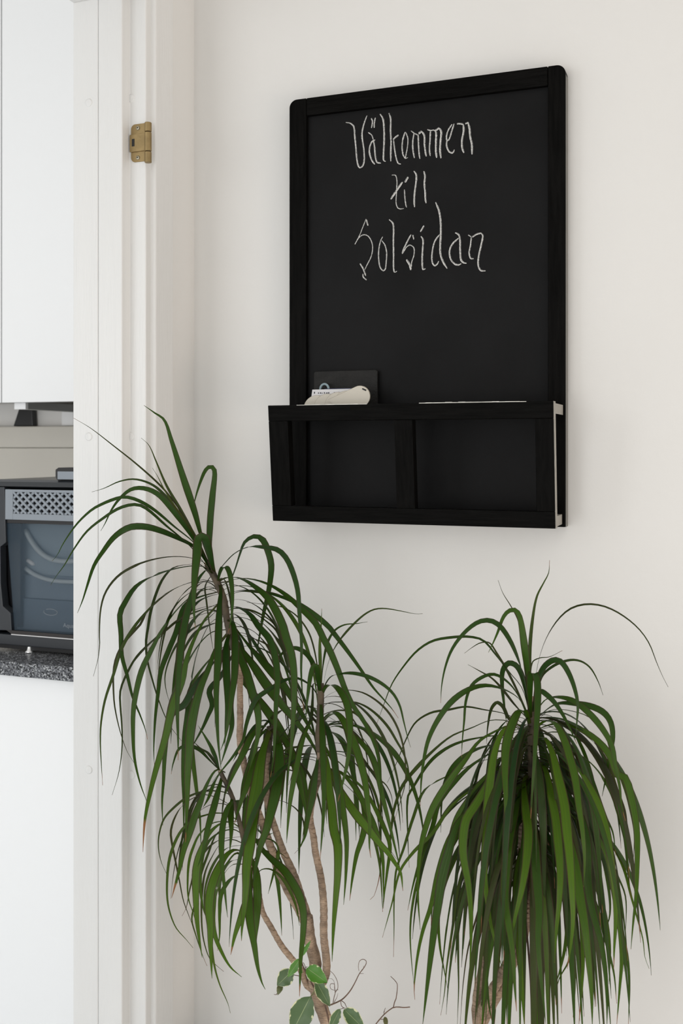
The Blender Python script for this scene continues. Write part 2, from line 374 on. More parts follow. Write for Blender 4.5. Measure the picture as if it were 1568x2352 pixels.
upper(seam, WK - 0.002, 'white upper kitchen cabinet above the black appliance, beside the doorway')
upper(seam - 0.6, seam, 'white upper kitchen cabinet farther from the door jamb, showing only its edge')
CF = Y_(1.60); CT = 0.90; CB = Zat(84, 1559, CF)
wk = MB().box((-2.6, CF, CB), (WK - .001, KB, CT)).build('worktop', M['worktop'], bevel=0.0025, seg=3)
tag(wk, 'dark speckled kitchen worktop under the black appliance', 'worktop')
def base_unit(x0, x1, label):
    t = empty('base_cabinet', ((x0 + x1) / 2, KB - 0.3, 0), label, 'cabinet', 'base kitchen cabinets')
    MB().box((x0, CF + .045, .1), (x1, KB - .004, CB - .001)).build('carcass', M['cabinet'], t)
    MB().box((x0 + .0015, CF + .022, .11), (x1 - .0015, CF + .042, CB - .004)).build('cabinet_door', M['cabinet'], t, bevel=0.0012)
    MB().box((x0, CF + .09, 0), (x1, CF + .11, .1)).build('plinth', M['cabinet'], t)
base_unit(-1.585, WK - .002, 'plain white base cabinet under the speckled worktop')
base_unit(-2.19, -1.586, 'white base cabinet next along the worktop, away from the doorway')
SPL = KB - 0.03
sp = empty('backsplash', (-1.6, SPL, CT), 'beige panelled backsplash behind the black appliance', 'backsplash')
zt, zm = Zat(84, 979, SPL), Zat(84, 1029, SPL)
MB().box((-2.6, SPL, CT + .001), (WK - .001, KB - .002, zm - .0004)).build('panel', M['splash'], sp, bevel=0.0008)
MB().box((-2.6, SPL, zm + .0005), (WK - .001, KB - .002, zt)).build('panel', M['splash'], sp, bevel=0.003)
# slim bar under the cabinet, running front to back
by0 = UCF + 0.03; bx0, bx1 = Xat(38.5, by0), Xat(63.5, by0); bz1, bz0 = Zat(50, 926, by0), Zat(50, 940, by0)
lr = empty('under_cabinet_rail', ((bx0 + bx1) / 2, by0, bz0), 'slim grey rail with white end block under the upper cabinet', 'rail')
MB().box((bx0, by0 + .002, bz0), (bx1, KB - .04, bz1 + .003)).build('rail', M['greybar'], lr)
MB().box((bx0 - .0005, by0 - .008, bz0 - .0005), (bx1 + .0005, by0 + .0015, bz1 + .0005)).build('end_block', M['cabinet'], lr, bevel=.0005)
m = MB(); yb = KB - 0.012
pts = [P(36, 979, yb), P(52, 930, yb), P(78, 930, yb), P(81, 979, yb)]
m.prism([(p.x, max(p.z, zt + .0006)) for p in pts], XZ, KB - .022, KB - .004)
tag(m.build('black_holder', M['appl_black'], bevel=0.002), 'black wedge-shaped holder standing on the backsplash ledge', 'holder')
a_, b_ = P(145, 975, KB - .005), P(172, 938, KB - .005)
m = MB().box((a_.x, KB - .012, zt + .001), (b_.x, KB - .001, b_.z))
tag(m.build('white_tile', M['cabinet'], bevel=.002), 'small pale plate on the ledge above the backsplash', 'plate')

# countertop appliance
AY = Y_(1.68); AX0, AX1 = -1.405, -1.0
za = lambda py: Zat(84, py, AY)
ap = empty('countertop_appliance', ((AX0 + AX1) / 2, AY + .14, CT), 'black countertop appliance with smoky window and diamond vent grille', 'appliance')
xA, xW = Xat(12, AY), Xat(15, AY)
ZT = za(1103); Z1 = za(1118); Zv0, Zv1 = za(1195), za(1125); Zw1, Zw0 = za(1204), za(1452)
ABK = Y_(1.965)
# housing: back, sides, lid with rounded front edge
m = MB()
prof = [(ABK, CT + .012), (ABK, ZT), (AY + .016, ZT), (AY + .008, ZT - .004), (AY + .002, ZT - .011), (AY, Z1), (AY + .012, Z1), (AY + .02, Z1 - .004), (ABK - .01, Z1 - .004), (ABK - .01, CT + .012)]
m.prism([(y, z) for y, z in prof], lambda u, v, d: (d, u, v), AX0, AX1)
m.build('housing', M['appl'], ap)
m = MB(); m.box((AX0, AY, CT + .014), (AX0 + .006, ABK, Z1 - .002)); m.box((AX1 - .006, AY, CT + .014), (AX1, ABK, Z1 - .002)); m.box((AX0, AY + .02, CT + .012), (AX1, ABK, CT + .02))
m.build('side_panel', M['appl'], ap)
# left pillar with finger recess
m = MB(); yL = AY
pl = [P(-30, 1118.5, yL), P(10.5, 1118.5, yL), P(14, 1246, yL), P(1, 1256, yL), P(2, 1340, yL), P(7, 1392, yL), P(25, 1408, yL), P(27, 1448, yL), P(-30, 1446, yL)]
m.prism([(max(p.x, AX0 + .0005), p.z) for p in pl], XZ, AY - .001, AY + .018); m.build('pillar', M['appl'], ap, bevel=.0008)
MB().box((AX0 + .007, AY + .022, za(1450)), (Xat(30, AY), AY + .03, za(1200))).build('finger_recess', M['appl_black'], ap)
# vent grille
m = MB(); gx0, gx1 = xA + .0006, AX1 - .0065
m.box((gx0, AY + .0065, Zv0), (gx1, AY + .01, Zv1)); grille = m.build('vent_back', M['appl_black'], ap)
vx0, vx1, vz0, vz1 = Xat(30, AY), AX1 - .03, za(1181), za(1131)
m = MB(); m.box((gx0, AY - .001, Zv0), (vx0, AY + .006, Zv1)); m.box((vx1, AY - .001, Zv0), (gx1, AY + .006, Zv1)); m.box((vx0, AY - .001, Zv0), (vx1, AY + .006, vz0)); m.box((vx0, AY - .001, vz1), (vx1, AY + .006, Zv1))
m.build('vent_panel', M['appl_grey'], ap, bevel=.0006)
pit = 0.0176; hh = vz1 - vz0; m = MB(); sl = hh
n = int((vx1 - vx0) / pit) + 5
def bar(xa, za_, xb, zb, wdt, y0, y1):
    # clip to the opening
    for q in range(2):
        if xa > xb: xa, za_, xb, zb = xb, zb, xa, za_
    k = (zb - za_) / (xb - xa)
    if xa < vx0: za_ += k * (vx0 - xa); xa = vx0
    if xb > vx1: zb += k * (vx1 - xb); xb = vx1
    if xb - xa < .002: return
    d = Vector((xb - xa, 0, zb - za_)).normalized(); nn = Vector((-d.z, 0, d.x)) * wdt / 2
    a, b = Vector((xa, 0, za_)), Vector((xb, 0, zb))
    q = [a - nn, b - nn, b + nn, a + nn]
    m.prism([(v.x, v.z) for v in q], XZ, y0, y1)
for i in range(-4, n):
    x = vx0 + i * pit
    bar(x, vz1, x + hh * 1.15, vz0, .0044, AY - .0005, AY + .005)
    bar(x, vz0, x + hh * 1.15, vz1, .0044, AY + .0005, AY + .005)
m.build('vent_lattice', M['appl_grey'], ap)
MB().box((xA, AY + .003, Zw1 + .0005), (AX1 - .006, AY + .012, Zv0 - .0005)).build('dark_strip', M['appl_black'], ap)
# window pane, leaning sides
m = MB(); y0 = AY + .004
xr = AX1 - .012
pane = [(P(15, 1204, y0).x, Zw1), (P(33, 1452, y0).x, Zw0), (xr - .02, Zw0), (xr, Zw1)]
m.prism(pane, XZ, y0, y0 + .003); win = m.build('window', M['glass'], ap)
# inside: drum rim and basket, seen through the pane
ins = mat('inner_drum', (0.62, 0.68, 0.70), 0.3, 0.5); ins1 = mat('inner_basket', (0.34, 0.42, 0.48), 0.35, 0.5); ins2 = mat('inner_wall', (0.16, 0.21, 0.27), 0.5, 0.4)
yi = AY + .045
ix0, ix1 = AX0 + .01, AX1 - .01
MB().box((ix0, yi, za(1330)), (ix1, yi + .004, Zw1 + .004)).build('inner_back', ins1, ap)
MB().box((ix0, yi - .006, za(1384)), (ix1, yi, za(1328))).build('inner_back', mat('inner_basket_low', (0.22, 0.28, 0.345), .35, .5), ap, bevel=.002)
MB().box((ix0, yi - .012, za(1456)), (ix1, yi - .006, za(1383))).build('inner_back', ins2, ap, bevel=.002)
cx_ = (Xat(28, AY) + Xat(225, AY)) / 2; cxw = (Xat(225, AY) - Xat(28, AY)) / 2
for (zc, drop, rr_) in ((za(1222), .060, .0055), (za(1313), .022, .0045)):
    pts = [(cx_ + cxw * t, yi - .004 - .008 * (1 - t * t), zc - drop * (1 - abs(t) ** 2.6)) for t in [i / 14 - 1 for i in range(29)]]
    MB().tube(pts, rr_, 10).build('inner_rim', ins, ap, smooth=True)
a_, b_ = P(60, 1284, yi), P(80, 1298, yi)  # added white capsule stands in for a bright highlight in the window
MB().tube([a_, a_.lerp(b_, .2), a_.lerp(b_, .8), b_], [.0012, .0046, .0046, .0012], 12).build('inner_highlight', M['cabinet'], ap, smooth=True)
wm = P(116, 1406, AY + .0035); mb = MB()
mb.tube([(wm.x + .016 * math.cos(t), AY + .0036, wm.z + .0062 * math.sin(t)) for t in [math.radians(-200 + 330 * i / 24) for i in range(25)]], .0006, 6)
mb.build('water_mark', M['print'], ap, smooth=True)
MB().prism([(P(14, 1452.5, AY).x, Zw0 - .0003), (P(27, 1456, AY).x, za(1460)), (AX1 - .006, za(1460)), (AX1 - .006, Zw0 - .0003)], XZ, AY - .0005, AY + .012).build('sill', mat('brown_black_plastic', (.022, .018, .017), .4), ap)
MB().box((Xat(27, AY), AY - .002, za(1462.3)), (AX1 - .006, AY, za(1460.2))).build('trim_line', M['chrome'], ap)
MB().box((AX0, AY, za(1487)), (AX1, AY + .02, za(1462.4))).build('bottom_panel', M['appl'], ap, bevel=.002)
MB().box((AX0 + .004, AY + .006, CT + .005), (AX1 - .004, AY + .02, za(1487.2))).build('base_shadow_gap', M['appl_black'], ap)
for px in (62, 200):
    xf = Xat(px, AY - .003); m = MB(); m.lathe([(.0001, 0), (.009, 0), (.0095, .002), (.006, .005), (.0045, .012)], (xf, AY + .006, CT + .0002), 16); m.build('foot', M['chrome'], ap, smooth=True)
for (xf, yf) in ((AX0 + .04, ABK - .03), (AX1 - .04, ABK - .03)):
    m = MB(); m.lathe([(.0001, 0), (.009, 0), (.0095, .002), (.006, .005), (.0045, .012)], (xf, yf, CT + .0002), 16); m.build('foot', M['chrome'], ap, smooth=True)
# lid handle
h0 = P(127, 1104, AY + .012); hx = h0.x; hzb, hzt = ZT + .0004, P(140, 1074, AY + .012).z
hd = MB().prism([(hx + .004, hzb), (hx, hzb + .006), (hx, hzt - .004), (hx + .007, hzt), (AX1 - .08, hzt), (AX1 - .073, hzt - .004), (AX1 - .073, hzb + .006), (AX1 - .077, hzb)], XZ, AY + .012, AY + .05).build('lid_handle', M['appl_black'], ap, bevel=.001)
MB().box((hx + .006, AY + .0105, hzb + .0015), (AX1 - .08, AY + .0125, hzt - .0075)).build('handle_face', M['appl_grey'], hd, bevel=.0006)
# the part of the maker's lettering that shows
cu = bpy.data.curves.new('lettering', 'FONT'); cu.body = 'Aqua'; cu.size = .0118; cu.extrude = .0001
to = bpy.data.objects.new('tmp', cu); col.objects.link(to); bpy.context.view_layer.update()
me = bpy.data.meshes.new_from_object(to.evaluated_get(bpy.context.evaluated_depsgraph_get())); bpy.data.objects.remove(to)
lt = bpy.data.objects.new('lettering', me); col.objects.link(lt); me.materials.clear(); me.materials.append(M['print'])
lt.rotation_euler = (math.pi / 2, 0, 0); lt.location = P(145, 1440.5, AY + .0035)
lt.parent = ap; lt.matrix_parent_inverse = Matrix.Translation(ap.location).inverted()

# ------------------------------------------------------------------ chalkboard with its pocket
BY, BS = -0.026, -0.018          # face of the frame, face of the slate
BX0, BX1 = Xat(664, BY), -0.2318
BZ1 = Zat(1290, 147.5, BY); BZ0 = Zat(1300, 1211, BY)
SXL, SXR = Xat(703.5, BY), Xat(1257, BY)
RT = Zat(1257, 196, BY)
cb = empty('chalkboard', ((BX0 + BX1) / 2, 0, BZ0), 'black framed chalkboard with handwritten white greeting and letter pocket', 'chalkboard')
R_ = 0.013
def stile(x0, x1, left):
    pts = rr(x0, BZ0, x1, BZ1, R_, 8, (0, 1, 0, 0) if left else (1, 0, 0, 0))
    MB().prism(pts, XZ, BY, -0.002).build('stile', M['blackwood'], cb, bevel=.0014, seg=3)
stile(BX0, SXL - .0004, True); stile(SXR + .0004, BX1, False)
MB().box((SXL, BY, RT), (SXR, -.002, BZ1)).build('top_rail', M['blackwood_h'], cb, bevel=.0014, seg=3)
MB().box((SXL, BY, BZ0), (SXR, -.002, BZ0 + .018)).build('bottom_rail', M['blackwood_h'], cb, bevel=.001)
slate = MB().box((SXL - .004, BS, BZ0 + .01), (SXR + .004, -.006, RT + .004)).build('slate', M['chalkboard'], cb)
# pocket: front frame leaning outwards at the top
PT, PB = Zat(617, 932, Y_(1.447)), Zat(629, 1195, Y_(1.466))
YT, YB = Y_(1.437), Y_(1.455)
pw = 0.017
def pk(x, v, d):                 # v: 0 bottom .. 1 top, d: depth behind the face
    return (x, YB + (YT - YB) * v + d, PB + (PT - PB) * v)
def pbox(name, x0, x1, v0, v1, m, parent=cb, bev=.0008):
    mb = MB(); mb.prism([(x0, v0), (x1, v0), (x1, v1), (x0, v1)], pk, 0, pw)
    return mb.build(name, m, parent, bevel=bev)
ex0, ex1 = BX0 + .0046, BX1 - .0028
hV = lambda py, px: (Zat(px, py, (YT + YB) / 2) - PB) / (PT - PB)
v0, v1 = .134, .866
xs0, xs1 = Xat(659, YT), Xat(1229, YT + .006)
xm0, xm1 = Xat(908, Y_(1.447)), Xat(950, Y_(1.447))
front = pbox('pocket_top_rail', ex0, ex1, v1, 1.0, M['blackwood_h'])
pbox('pocket_bottom_rail', ex0, ex1, 0, v0, M['blackwood_h'])
pbox('pocket_stile', ex0, xs0, v0 + .0005, v1 - .0005, M['blackwood'])
pbox('pocket_stile', xs1, ex1, v0 + .0005, v1 - .0005, M['blackwood'])
pbox('pocket_mullion', xm0, xm1, v0 + .0005, v1 - .0005, M['blackwood'])
# pale bare ends where the pocket meets the board
MB().box((ex0 + .002, YT + pw + .001, PT - .017), (ex1 - .0012, BY, PT - .002)).build('pocket_ledge', M['blackwood_h'], cb, bevel=.0005)
MB().box((ex1 - .0012, YT + pw + .0012, PT - .0168), (ex1 - .0006, BY - .0002, PT - .0022)).build('ledge_end', M['endgrain_sheen'], cb)
MB().box((ex0 + .004, YB + pw - .001, PB + .001), (ex1 - .002, BY + .0005, PB + .016)).build('pocket_floor', M['endgrain_sheen'], cb, bevel=.0006)
MB().box((ex0 + .006, YB + pw, PB + .0165), (ex1 - .02, BY, PB + .018)).build('pocket_lining', M['blackwood_h'], cb)
# pale strips along the outer side faces, painting in their grazing sheen
mb = MB(); mb.prism([(ex1 - .0004, .0), (ex1 + .0005, .0), (ex1 + .0005, 1.0), (ex1 - .0004, 1.0)], pk, .0012, pw - .0008); mb.build('pocket_side_edge', M['endgrain_sheen'], cb)
MB().box((BX1 - .0004, BY + .003, BZ0), (BX1 + .0004, -.003, BZ1 - R_ - .002)).build('stile_side_edge', mat('grey_side_sheen', (.16, .155, .14), .5, .5), cb)
# uneven pale patches along the top arris
for (pa, pb_) in ((681, 842), (962, 1208)):
    a, b = Xat(pa, YT), Xat(pb_, YT)
    n = 16; mb = MB()
    for i in range(n):
        t0, t1 = a + (b - a) * i / n, a + (b - a) * (i + 1) / n
        h = .0003 + .0005 * math.sin(math.pi * (i + .5) / n) + random.uniform(-.0003, .0003)
        mb.box((t0, YT - .0003, PT - .0006), (t1, YT + .004, PT + h))
    mb.build('pale_edge', M['paleedge'], cb)

# chalk writing
def cat(pts, n):
    pts = [Vector(p) for p in pts]
    if len(pts) == 2: return [pts[0].lerp(pts[1], i / n) for i in range(n + 1)]
    q = [pts[0] * 2 - pts[1]] + pts + [pts[-1] * 2 - pts[-2]]
    # centripetal-like sampling by chord length
    L = [(pts[i + 1] - pts[i]).length for i in range(len(pts) - 1)]; tot = sum(L) or 1
    out = []
    for k in range(n + 1):
        s = tot * k / n; i = 0
        while i < len(L) - 1 and s > L[i]: s -= L[i]; i += 1
        t = min(1, s / L[i]) if L[i] > 0 else 0
        p0, p1, p2, p3 = q[i], q[i + 1], q[i + 2], q[i + 3]
        # tension by local chord lengths
        l1 = max((p2 - p1).length, 1e-9); m1 = (p2 - p0) * (l1 / max((p1 - p0).length + l1, 1e-9)); m2 = (p3 - p1) * (l1 / max((p3 - p2).length + l1, 1e-9))
        t2, t3 = t * t, t * t * t
        out.append(p1 * (2 * t3 - 3 * t2 + 1) + m1 * (t3 - 2 * t2 + t) + p2 * (-2 * t3 + 3 * t2) + m2 * (t3 - t2))
    return out
def chalk(name, label, strokes, ox, oy, k):
    mb = MB(); yy = BS - .0004
    for idx, (wd, s) in enumerate(strokes):
        yy -= .00001
        pts = [tuple(float(c) for c in q.split(',')) for q in s.split()]
        pts3 = [P(ox + x / k, oy + y / k, BS) for x, y in pts]
        n = max(4, len(pts) * 5); cv = cat(pts3, n); wv = wd / k * .00057
        base = len(mb.v)
        for i, c in enumerate(cv):
            t = (cv[min(i + 1, n)] - cv[max(i - 1, 0)]).normalized(); nn = Vector((-t.z, 0, t.x))
            e = min(1, .55 + i / n * 5, .55 + (n - i) / n * 5)
            h = wv * .5 * e * random.uniform(.88, 1.12)
            a, b = c + nn * h, c - nn * h
            mb.v += [(a.x, yy, a.z), (b.x, yy, b.z)]; mb.uv += [(0, i / n), (1, i / n)]
            if i: j = base + 2 * i; mb.f.append((j - 2, j - 1, j + 1, j))
    o = mb.build(name, M['chalk'], cb); o['label'] = label
T1, T2 = (780, 240, 4.612), (780, 450, 4.356)
chalk('chalk_writing', 'white chalk word Välkommen', [
 (20, '65,190 110,198 150,235 160,330 172,450 182,570 195,640 212,668 240,655 258,600 255,480 240,380 236,300 255,210 288,118'),
 (17, '335,145 348,180 338,250'), (17, '378,140 368,200 366,248'),
 (14, '302,296 340,325 356,370'), (20, '376,375 340,400 318,460 318,520 340,590 372,634'), (19, '358,372 370,450 378,540 395,610 436,622'),
 (22, '428,102 458,150 470,250 472,380 466,500 466,590 486,604'),
 (21, '522,92 540,150 540,280 545,400 542,500 542,604'), (21, '624,325 590,350 566,374'), (17, '572,376 582,470 600,570 620,622 648,632'),
 (18, '694,292 670,370 662,450 672,530 696,575'), (14, '700,292 722,360 720,440 704,530 698,570 722,562'),
 (13, '755,278 790,305 830,325'), (19, '788,304 775,400 778,490 792,568'), (19, '832,322 836,430 842,520 850,576'), (26, '834,310 870,284'), (22, '870,284 896,330 900,430 908,500 918,550'),
 (15, '928,265 960,276 1000,270'), (19, '962,276 958,380 952,480 960,546'), (24, '1000,272 1020,290 1020,400 1020,500 1028,566'), (26, '1012,276 1056,250'), (25, '1056,250 1076,290 1068,400 1064,490 1074,570'),
 (18, '1212,205 1186,290 1160,370 1136,385 1130,340 1150,270 1190,210'), (20, '1136,380 1134,440 1160,500 1196,512 1214,480'),
 (20, '1242,205 1276,204 1310,212'), (24, '1310,212 1314,280 1296,380 1298,460 1316,514'), (20, '1330,206 1360,190'), (25, '1360,190 1376,260 1382,340 1400,420 1402,530')], *T1)
chalk('chalk_writing', 'white chalk word till', [
 (13, '552,748 590,750 606,800 606,860 602,940 598,1040 612,1090 640,1106 678,1102'), (26, '540,1004 590,930 664,822'),
 (15, '686,902 692,990 700,1060 710,1090'), (26, '690,826 724,768'), (22, '786,704 812,750 806,850 794,940 790,1030 794,1088'), (22, '892,706 904,760 898,840 906,940 908,1000 916,1046')], *T1)
chalk('chalk_writing', 'white chalk word Solsidan', [
 (11, '152,486 200,390 232,310 264,230'), (17, '268,238 284,298'), (12, '152,482 190,420 232,390 276,396 312,440 330,510 318,600 280,680 250,740'),
 (18, '204,676 236,730 262,800'), (15, '234,780 236,810 270,842'),
 (15, '430,410 410,450 392,540 392,640 408,720 440,748 456,730 466,640 468,560 450,490 420,448'),
 (19, '494,236 530,270 540,330 538,450 540,580 540,720 550,764 572,752'),
 (18, '714,388 670,470 630,560 628,580'), (14, '732,390 742,436'), (13, '630,575 670,510 706,492 742,520 744,590 722,660 712,740'), (24, '668,636 700,690 714,742'),
 (18, '844,298 808,360'), (20, '814,404 834,440 830,540 826,640 834,735 858,728'),
 (18, '1000,386 950,460 926,570 926,660 950,698 976,680 990,652'), (23, '960,64 994,150 1010,260 1012,390 1006,500 1010,590 1040,670 1076,726'),
 (20, '1190,424 1130,480 1100,550 1110,630 1150,680 1190,690 1216,676'), (21, '1156,368 1192,390 1204,440 1206,550 1214,640 1240,668 1268,674'),
 (12, '1286,390 1316,410'), (17, '1318,412 1308,500 1296,570 1310,624 1340,628'), (19, '1324,412 1370,384 1414,372'), (20, '1414,372 1432,400 1414,500 1392,600 1386,690 1410,745 1458,750')], *T2)

# things standing in the pocket
yF = BS - .006
fd = MB(); a, b, c, d = P(722, 852, yF), P(868, 848, yF), P(868, 1010, yF), P(722, 1010, yF)
fx0, fx1 = a.x, b.x; fz = a.z - .001; fb = PT - .0018
poly = rr(fx0, fb, fx1, fz, .004, 4, (1, 1, 0, 0))
fd.prism(poly, XZ, yF - .003, yF + .003)
tag(fd.build('leather_folder', M['leather'], bevel=.001), 'black leatherette folder leaning upright behind the cream cards', 'folder')
yS = yF - .012
ring = MB(); rc = P(745, 893, yS)
rp = [(rc.x + .0072 * math.cos(t), yS, rc.z - .001 + .0085 * math.sin(t)) for t in [math.radians(-60 + 300 * i / 24) for i in range(25)]]
rg = empty('key_tag', (rc.x, yS, fb), 'pale blue loop sticking up behind the white brochure', 'tag')
ring.tube(rp, .0019, 10).build('loop', M['bluegrey'], rg, smooth=True)
MB().box((rc.x - .004, yS - .0015, fb), (rc.x + .004, yS + .0015, rc.z - .0065)).build('strap', M['bluegrey'], rg)
yBk = yS - .012
b0, b1 = P(717, 895, yBk), P(812, 891, yBk)
bro = empty('brochure', ((b0.x + b1.x) / 2, yBk, fb), 'white printed brochure behind the cream cards in the pocket', 'brochure')
MB().prism([(b0.x - .004, fb), (b1.x, fb), (b1.x, b0.z), (b0.x, b0.z)], XZ, yBk, yBk + .002).build('cover', M['paper'], bro)
MB().box((b0.x + .02, yBk + .0021, fb), (b1.x + .004, yBk + .0028, b0.z + .0012)).build('back_cover', M['navy'], bro)
mb = MB(); random.seed(3)
for i in range(13):
    if i in (1, 8, 9): continue
    x = b0.x + .003 + i * .0034; hgt = .003 if i < 2 else random.uniform(.0012, .0022)
    mb.box((x, yBk - .0004, b0.z - .0065), (x + random.uniform(.0012, .0026), yBk, b0.z - .0065 + hgt))
mb.build('print', M['ink'], bro)
# fan of five cream cards
yC = yBk - .008
cards = [(722, 932, -16), (748, 930, -6), (774, 928, 4), (795, 925, 14), (818, 914, 26)]
fan = empty('card_fan', (P(760, 1000, yC).x, yC, fb), 'fan of rounded cream sample cards standing in the pocket', 'cards')
for i, (px, py, ang) in enumerate(cards):
    yy = yC - i * .0028
    c = P(px, py, yy); r = .0185 if i < 4 else .0205
    # a stadium shape with its round end up, leaning
    th = math.radians((45, 42, 38, 36, 52)[i] * (1 if i == 4 else 1)); u = Vector((math.sin(th), 0, math.cos(th))); n_ = Vector((u.z, 0, -u.x))
    if i < 4: u = Vector((0.12 + .05 * i, 0, 1)).normalized(); n_ = Vector((u.z, 0, -u.x))
    else: u = Vector((1, 0, .42)).normalized(); n_ = Vector((u.z, 0, -u.x))
    top = P((727, 751, 776, 796, 826)[i], (941, 938, 934, 931, 911)[i], yy) 
    r = (.0225, .0225, .0225, .0225, .0165)[i]
    L_ = .05 if i == 4 else .03
    pts = []
    for k in range(17):
        a = math.pi * k / 16; pts.append(top + n_ * (r * math.cos(a)) + u * (r * math.sin(a)))
    pts.append(top - n_ * r - u * L_); pts.append(top + n_ * r - u * L_)
    MB().prism([(p.x, max(p.z, fb)) for p in pts], XZ, yy - .0004, yy + .0004).build('card', M['cream'], fan)
    cm = Vector((sum(p.x for p in pts), 0, sum(p.z for p in pts))) / len(pts)
    MB().prism([(p.x + (.0005 if p.x > cm.x else -.0005), max(p.z + .0005, fb)) for p in pts], XZ, yy + .0005, yy + .0012).build('card_edge_shade', M['cardshade'], fan)  # darker backing rim paints in the thin shadow around each card edge
hc = P(835, 894.5, yC - 5 * .0028); mb = MB(); u = Vector((1, 0, -.45)).normalized(); n_ = Vector((u.z, 0, -u.x))
mb.prism([(q.x, q.z) for q in (hc - u * .0035 - n_ * .0011, hc + u * .0035 - n_ * .0011, hc + u * .0035 + n_ * .0011, hc - u * .0035 + n_ * .0011)], XZ, yC - 4 * .0028 - .0008, yC - 4 * .0028 - .0005)
mb.build('punched_hole', M['dark'], fan)

# ------------------------------------------------------------------ plants
ZOOM = {'A': (160, 900, 2.529), 'Z': (0, 880, 3.267), 'B': (200, 1300, 3.136), 'C': (500, 1350, 3.136), 'D': (300, 1750, 3.136),
        'E': (700, 1750, 3.136), 'F': (860, 1280, 2.24), 'G': (860, 1600, 2.24), 'K': (560, 2060, 3.92)}
def trace(s):
    out = []; z = None; joined = False
    for tok in s.split():
        if tok in ZOOM: joined = bool(out); z = ZOOM[tok]; continue
        x, y = tok.split(','); q = (z[0] + float(x) / z[2], z[1] + float(y) / z[2])
        if joined and len(out) > 1:              # drop doubled points where two measurements overlap
            d0 = (out[-1][0] - out[-2][0], out[-1][1] - out[-2][1]); d1 = (q[0] - out[-1][0], q[1] - out[-1][1])
            if math.hypot(*d1) < 10 or d0[0] * d1[0] + d0[1] * d1[1] < .3 * math.hypot(*d0) * math.hypot(*d1): continue
        joined = False; out.append(q)
    return out
def sm(a, b, t):
    t = max(0.0, min(1.0, (t - a) / (b - a))); return t * t * (3 - 2 * t)
NSEG = 38
def guard(p):                    # keep foliage in front of the wall, the casing and the jamb
    if p.y > -0.012: p.y = -0.012
    if p.y > RB - .01 and p.x < -0.848: p.x = -0.848
    if p.x < -0.86 and p.y > RV - .008: p.y = RV - .008
    return p
def leaf_mesh(cv, W, face, natural, flat0):
    """a narrow channelled blade along the curve cv; `natural`: its horizontal cross direction, `face`: how far it turns flat on as it hangs"""
    n = len(cv) - 1; mb = MB(); prev = None; ph = random.uniform(0, 6.28); tw = random.uniform(-.35, .35)
    for i, c in enumerate(cv):
        t = i / n
        T = (cv[min(i + 1, n)] - cv[max(i - 1, 0)]).normalized()
        V = (c - CAM).normalized()
        sn_ = natural - T * natural.dot(T); sn_ = sn_.normalized() if sn_.length > .05 else T.cross(V).normalized()
        sf = T.cross(V); sf = sf.normalized() if sf.length > .05 else sn_
        if sf.dot(sn_) < 0: sf = -sf
        wgt = flat0 + (face - flat0) * sm(.12, .55, t)
        S = (sn_ * (1 - wgt) + sf * wgt).normalized()
        if prev is not None:
            if S.dot(prev) < 0: S = -S
            S = (prev * .55 + S * .45); S = (S - T * S.dot(T)).normalized()
        prev = S
        ang = tw * math.sin(2.2 * t + ph); N = S.cross(T).normalized()
        S2 = S * math.cos(ang) + N * math.sin(ang); N2 = S2.cross(T)
        f = (.42 + .58 * sm(0, .34, t)) * (min(1.0, ((1 - t) / .52)) ** .8)
        h = max(W * .5 * f, .00025)
        ch = h * (.34 - .2 * t)
        for (k, uu) in ((-1, 0.0), (0, .5), (1, 1.0)):
            q = c + S2 * (h * k) + N2 * (ch if k else 0); mb.v.append(tuple(q)); mb.uv.append((uu, t))
        if i:
            j = 3 * i; mb.f += [(j - 3, j - 2, j + 1, j), (j - 2, j - 1, j + 2, j + 1)]
    return mb
def put_leaf(parent, cv, W, face, natural, flat0=.15, hue=.1, dry=0.0, tip=.97):
    cv = [guard(p) for p in cv]
    o = leaf_mesh(cv, W, face, natural, flat0).build('leaf', M['leaf'], parent, smooth=True)
    o.color = (hue, dry, tip, 1)
    return o
def traced(parent, s, w, Y0, dy=None, hue=None, dry=0.0, tip=None, face=None):
    px = trace(s); n = len(px) - 1
    if dy is None: dy = random.uniform(-.07, .05)
    d = [0.0]
    for i in range(n): d.append(d[-1] + math.hypot(px[i + 1][0] - px[i][0], px[i + 1][1] - px[i][1]))
    pts = []
    for (x, y), dd in zip(px, d):
        t = dd / d[-1]; pts.append(P(x, y, Y0 + dy * (1 - (1 - t) ** 2)))
    cv = cat(pts, NSEG)
    far = max(cv, key=lambda p: (p - cv[0]).xy.length); r = (far - cv[0]); r.z = 0
    nat = r.cross(Vector((0, 0, 1))).normalized() if r.length > .004 else Vector((1, 0, 0))
    mpp = (cv[NSEG // 2] - CAM).length / F
    ym = sum(y for x, y in px) / len(px)
    if hue is None: hue = max(0.0, min(.75, random.uniform(.02, .14) + max(0, (px[-1][1] - 1750) / 1050) * random.uniform(.4, 1.5)))
    if face is None: face = random.uniform(.7, 1.0)
    if tip is None: tip = random.choice((.95, .97, .99, .99, .99))
    if w <= 9: dry = max(dry, random.uniform(.25, .6))
    elif w <= 13: dry = max(dry, random.uniform(.05, .35))
    put_leaf(parent, cv, w * mpp * (.79 if w > 14 else .65), face, nat, .12, hue, dry, tip)
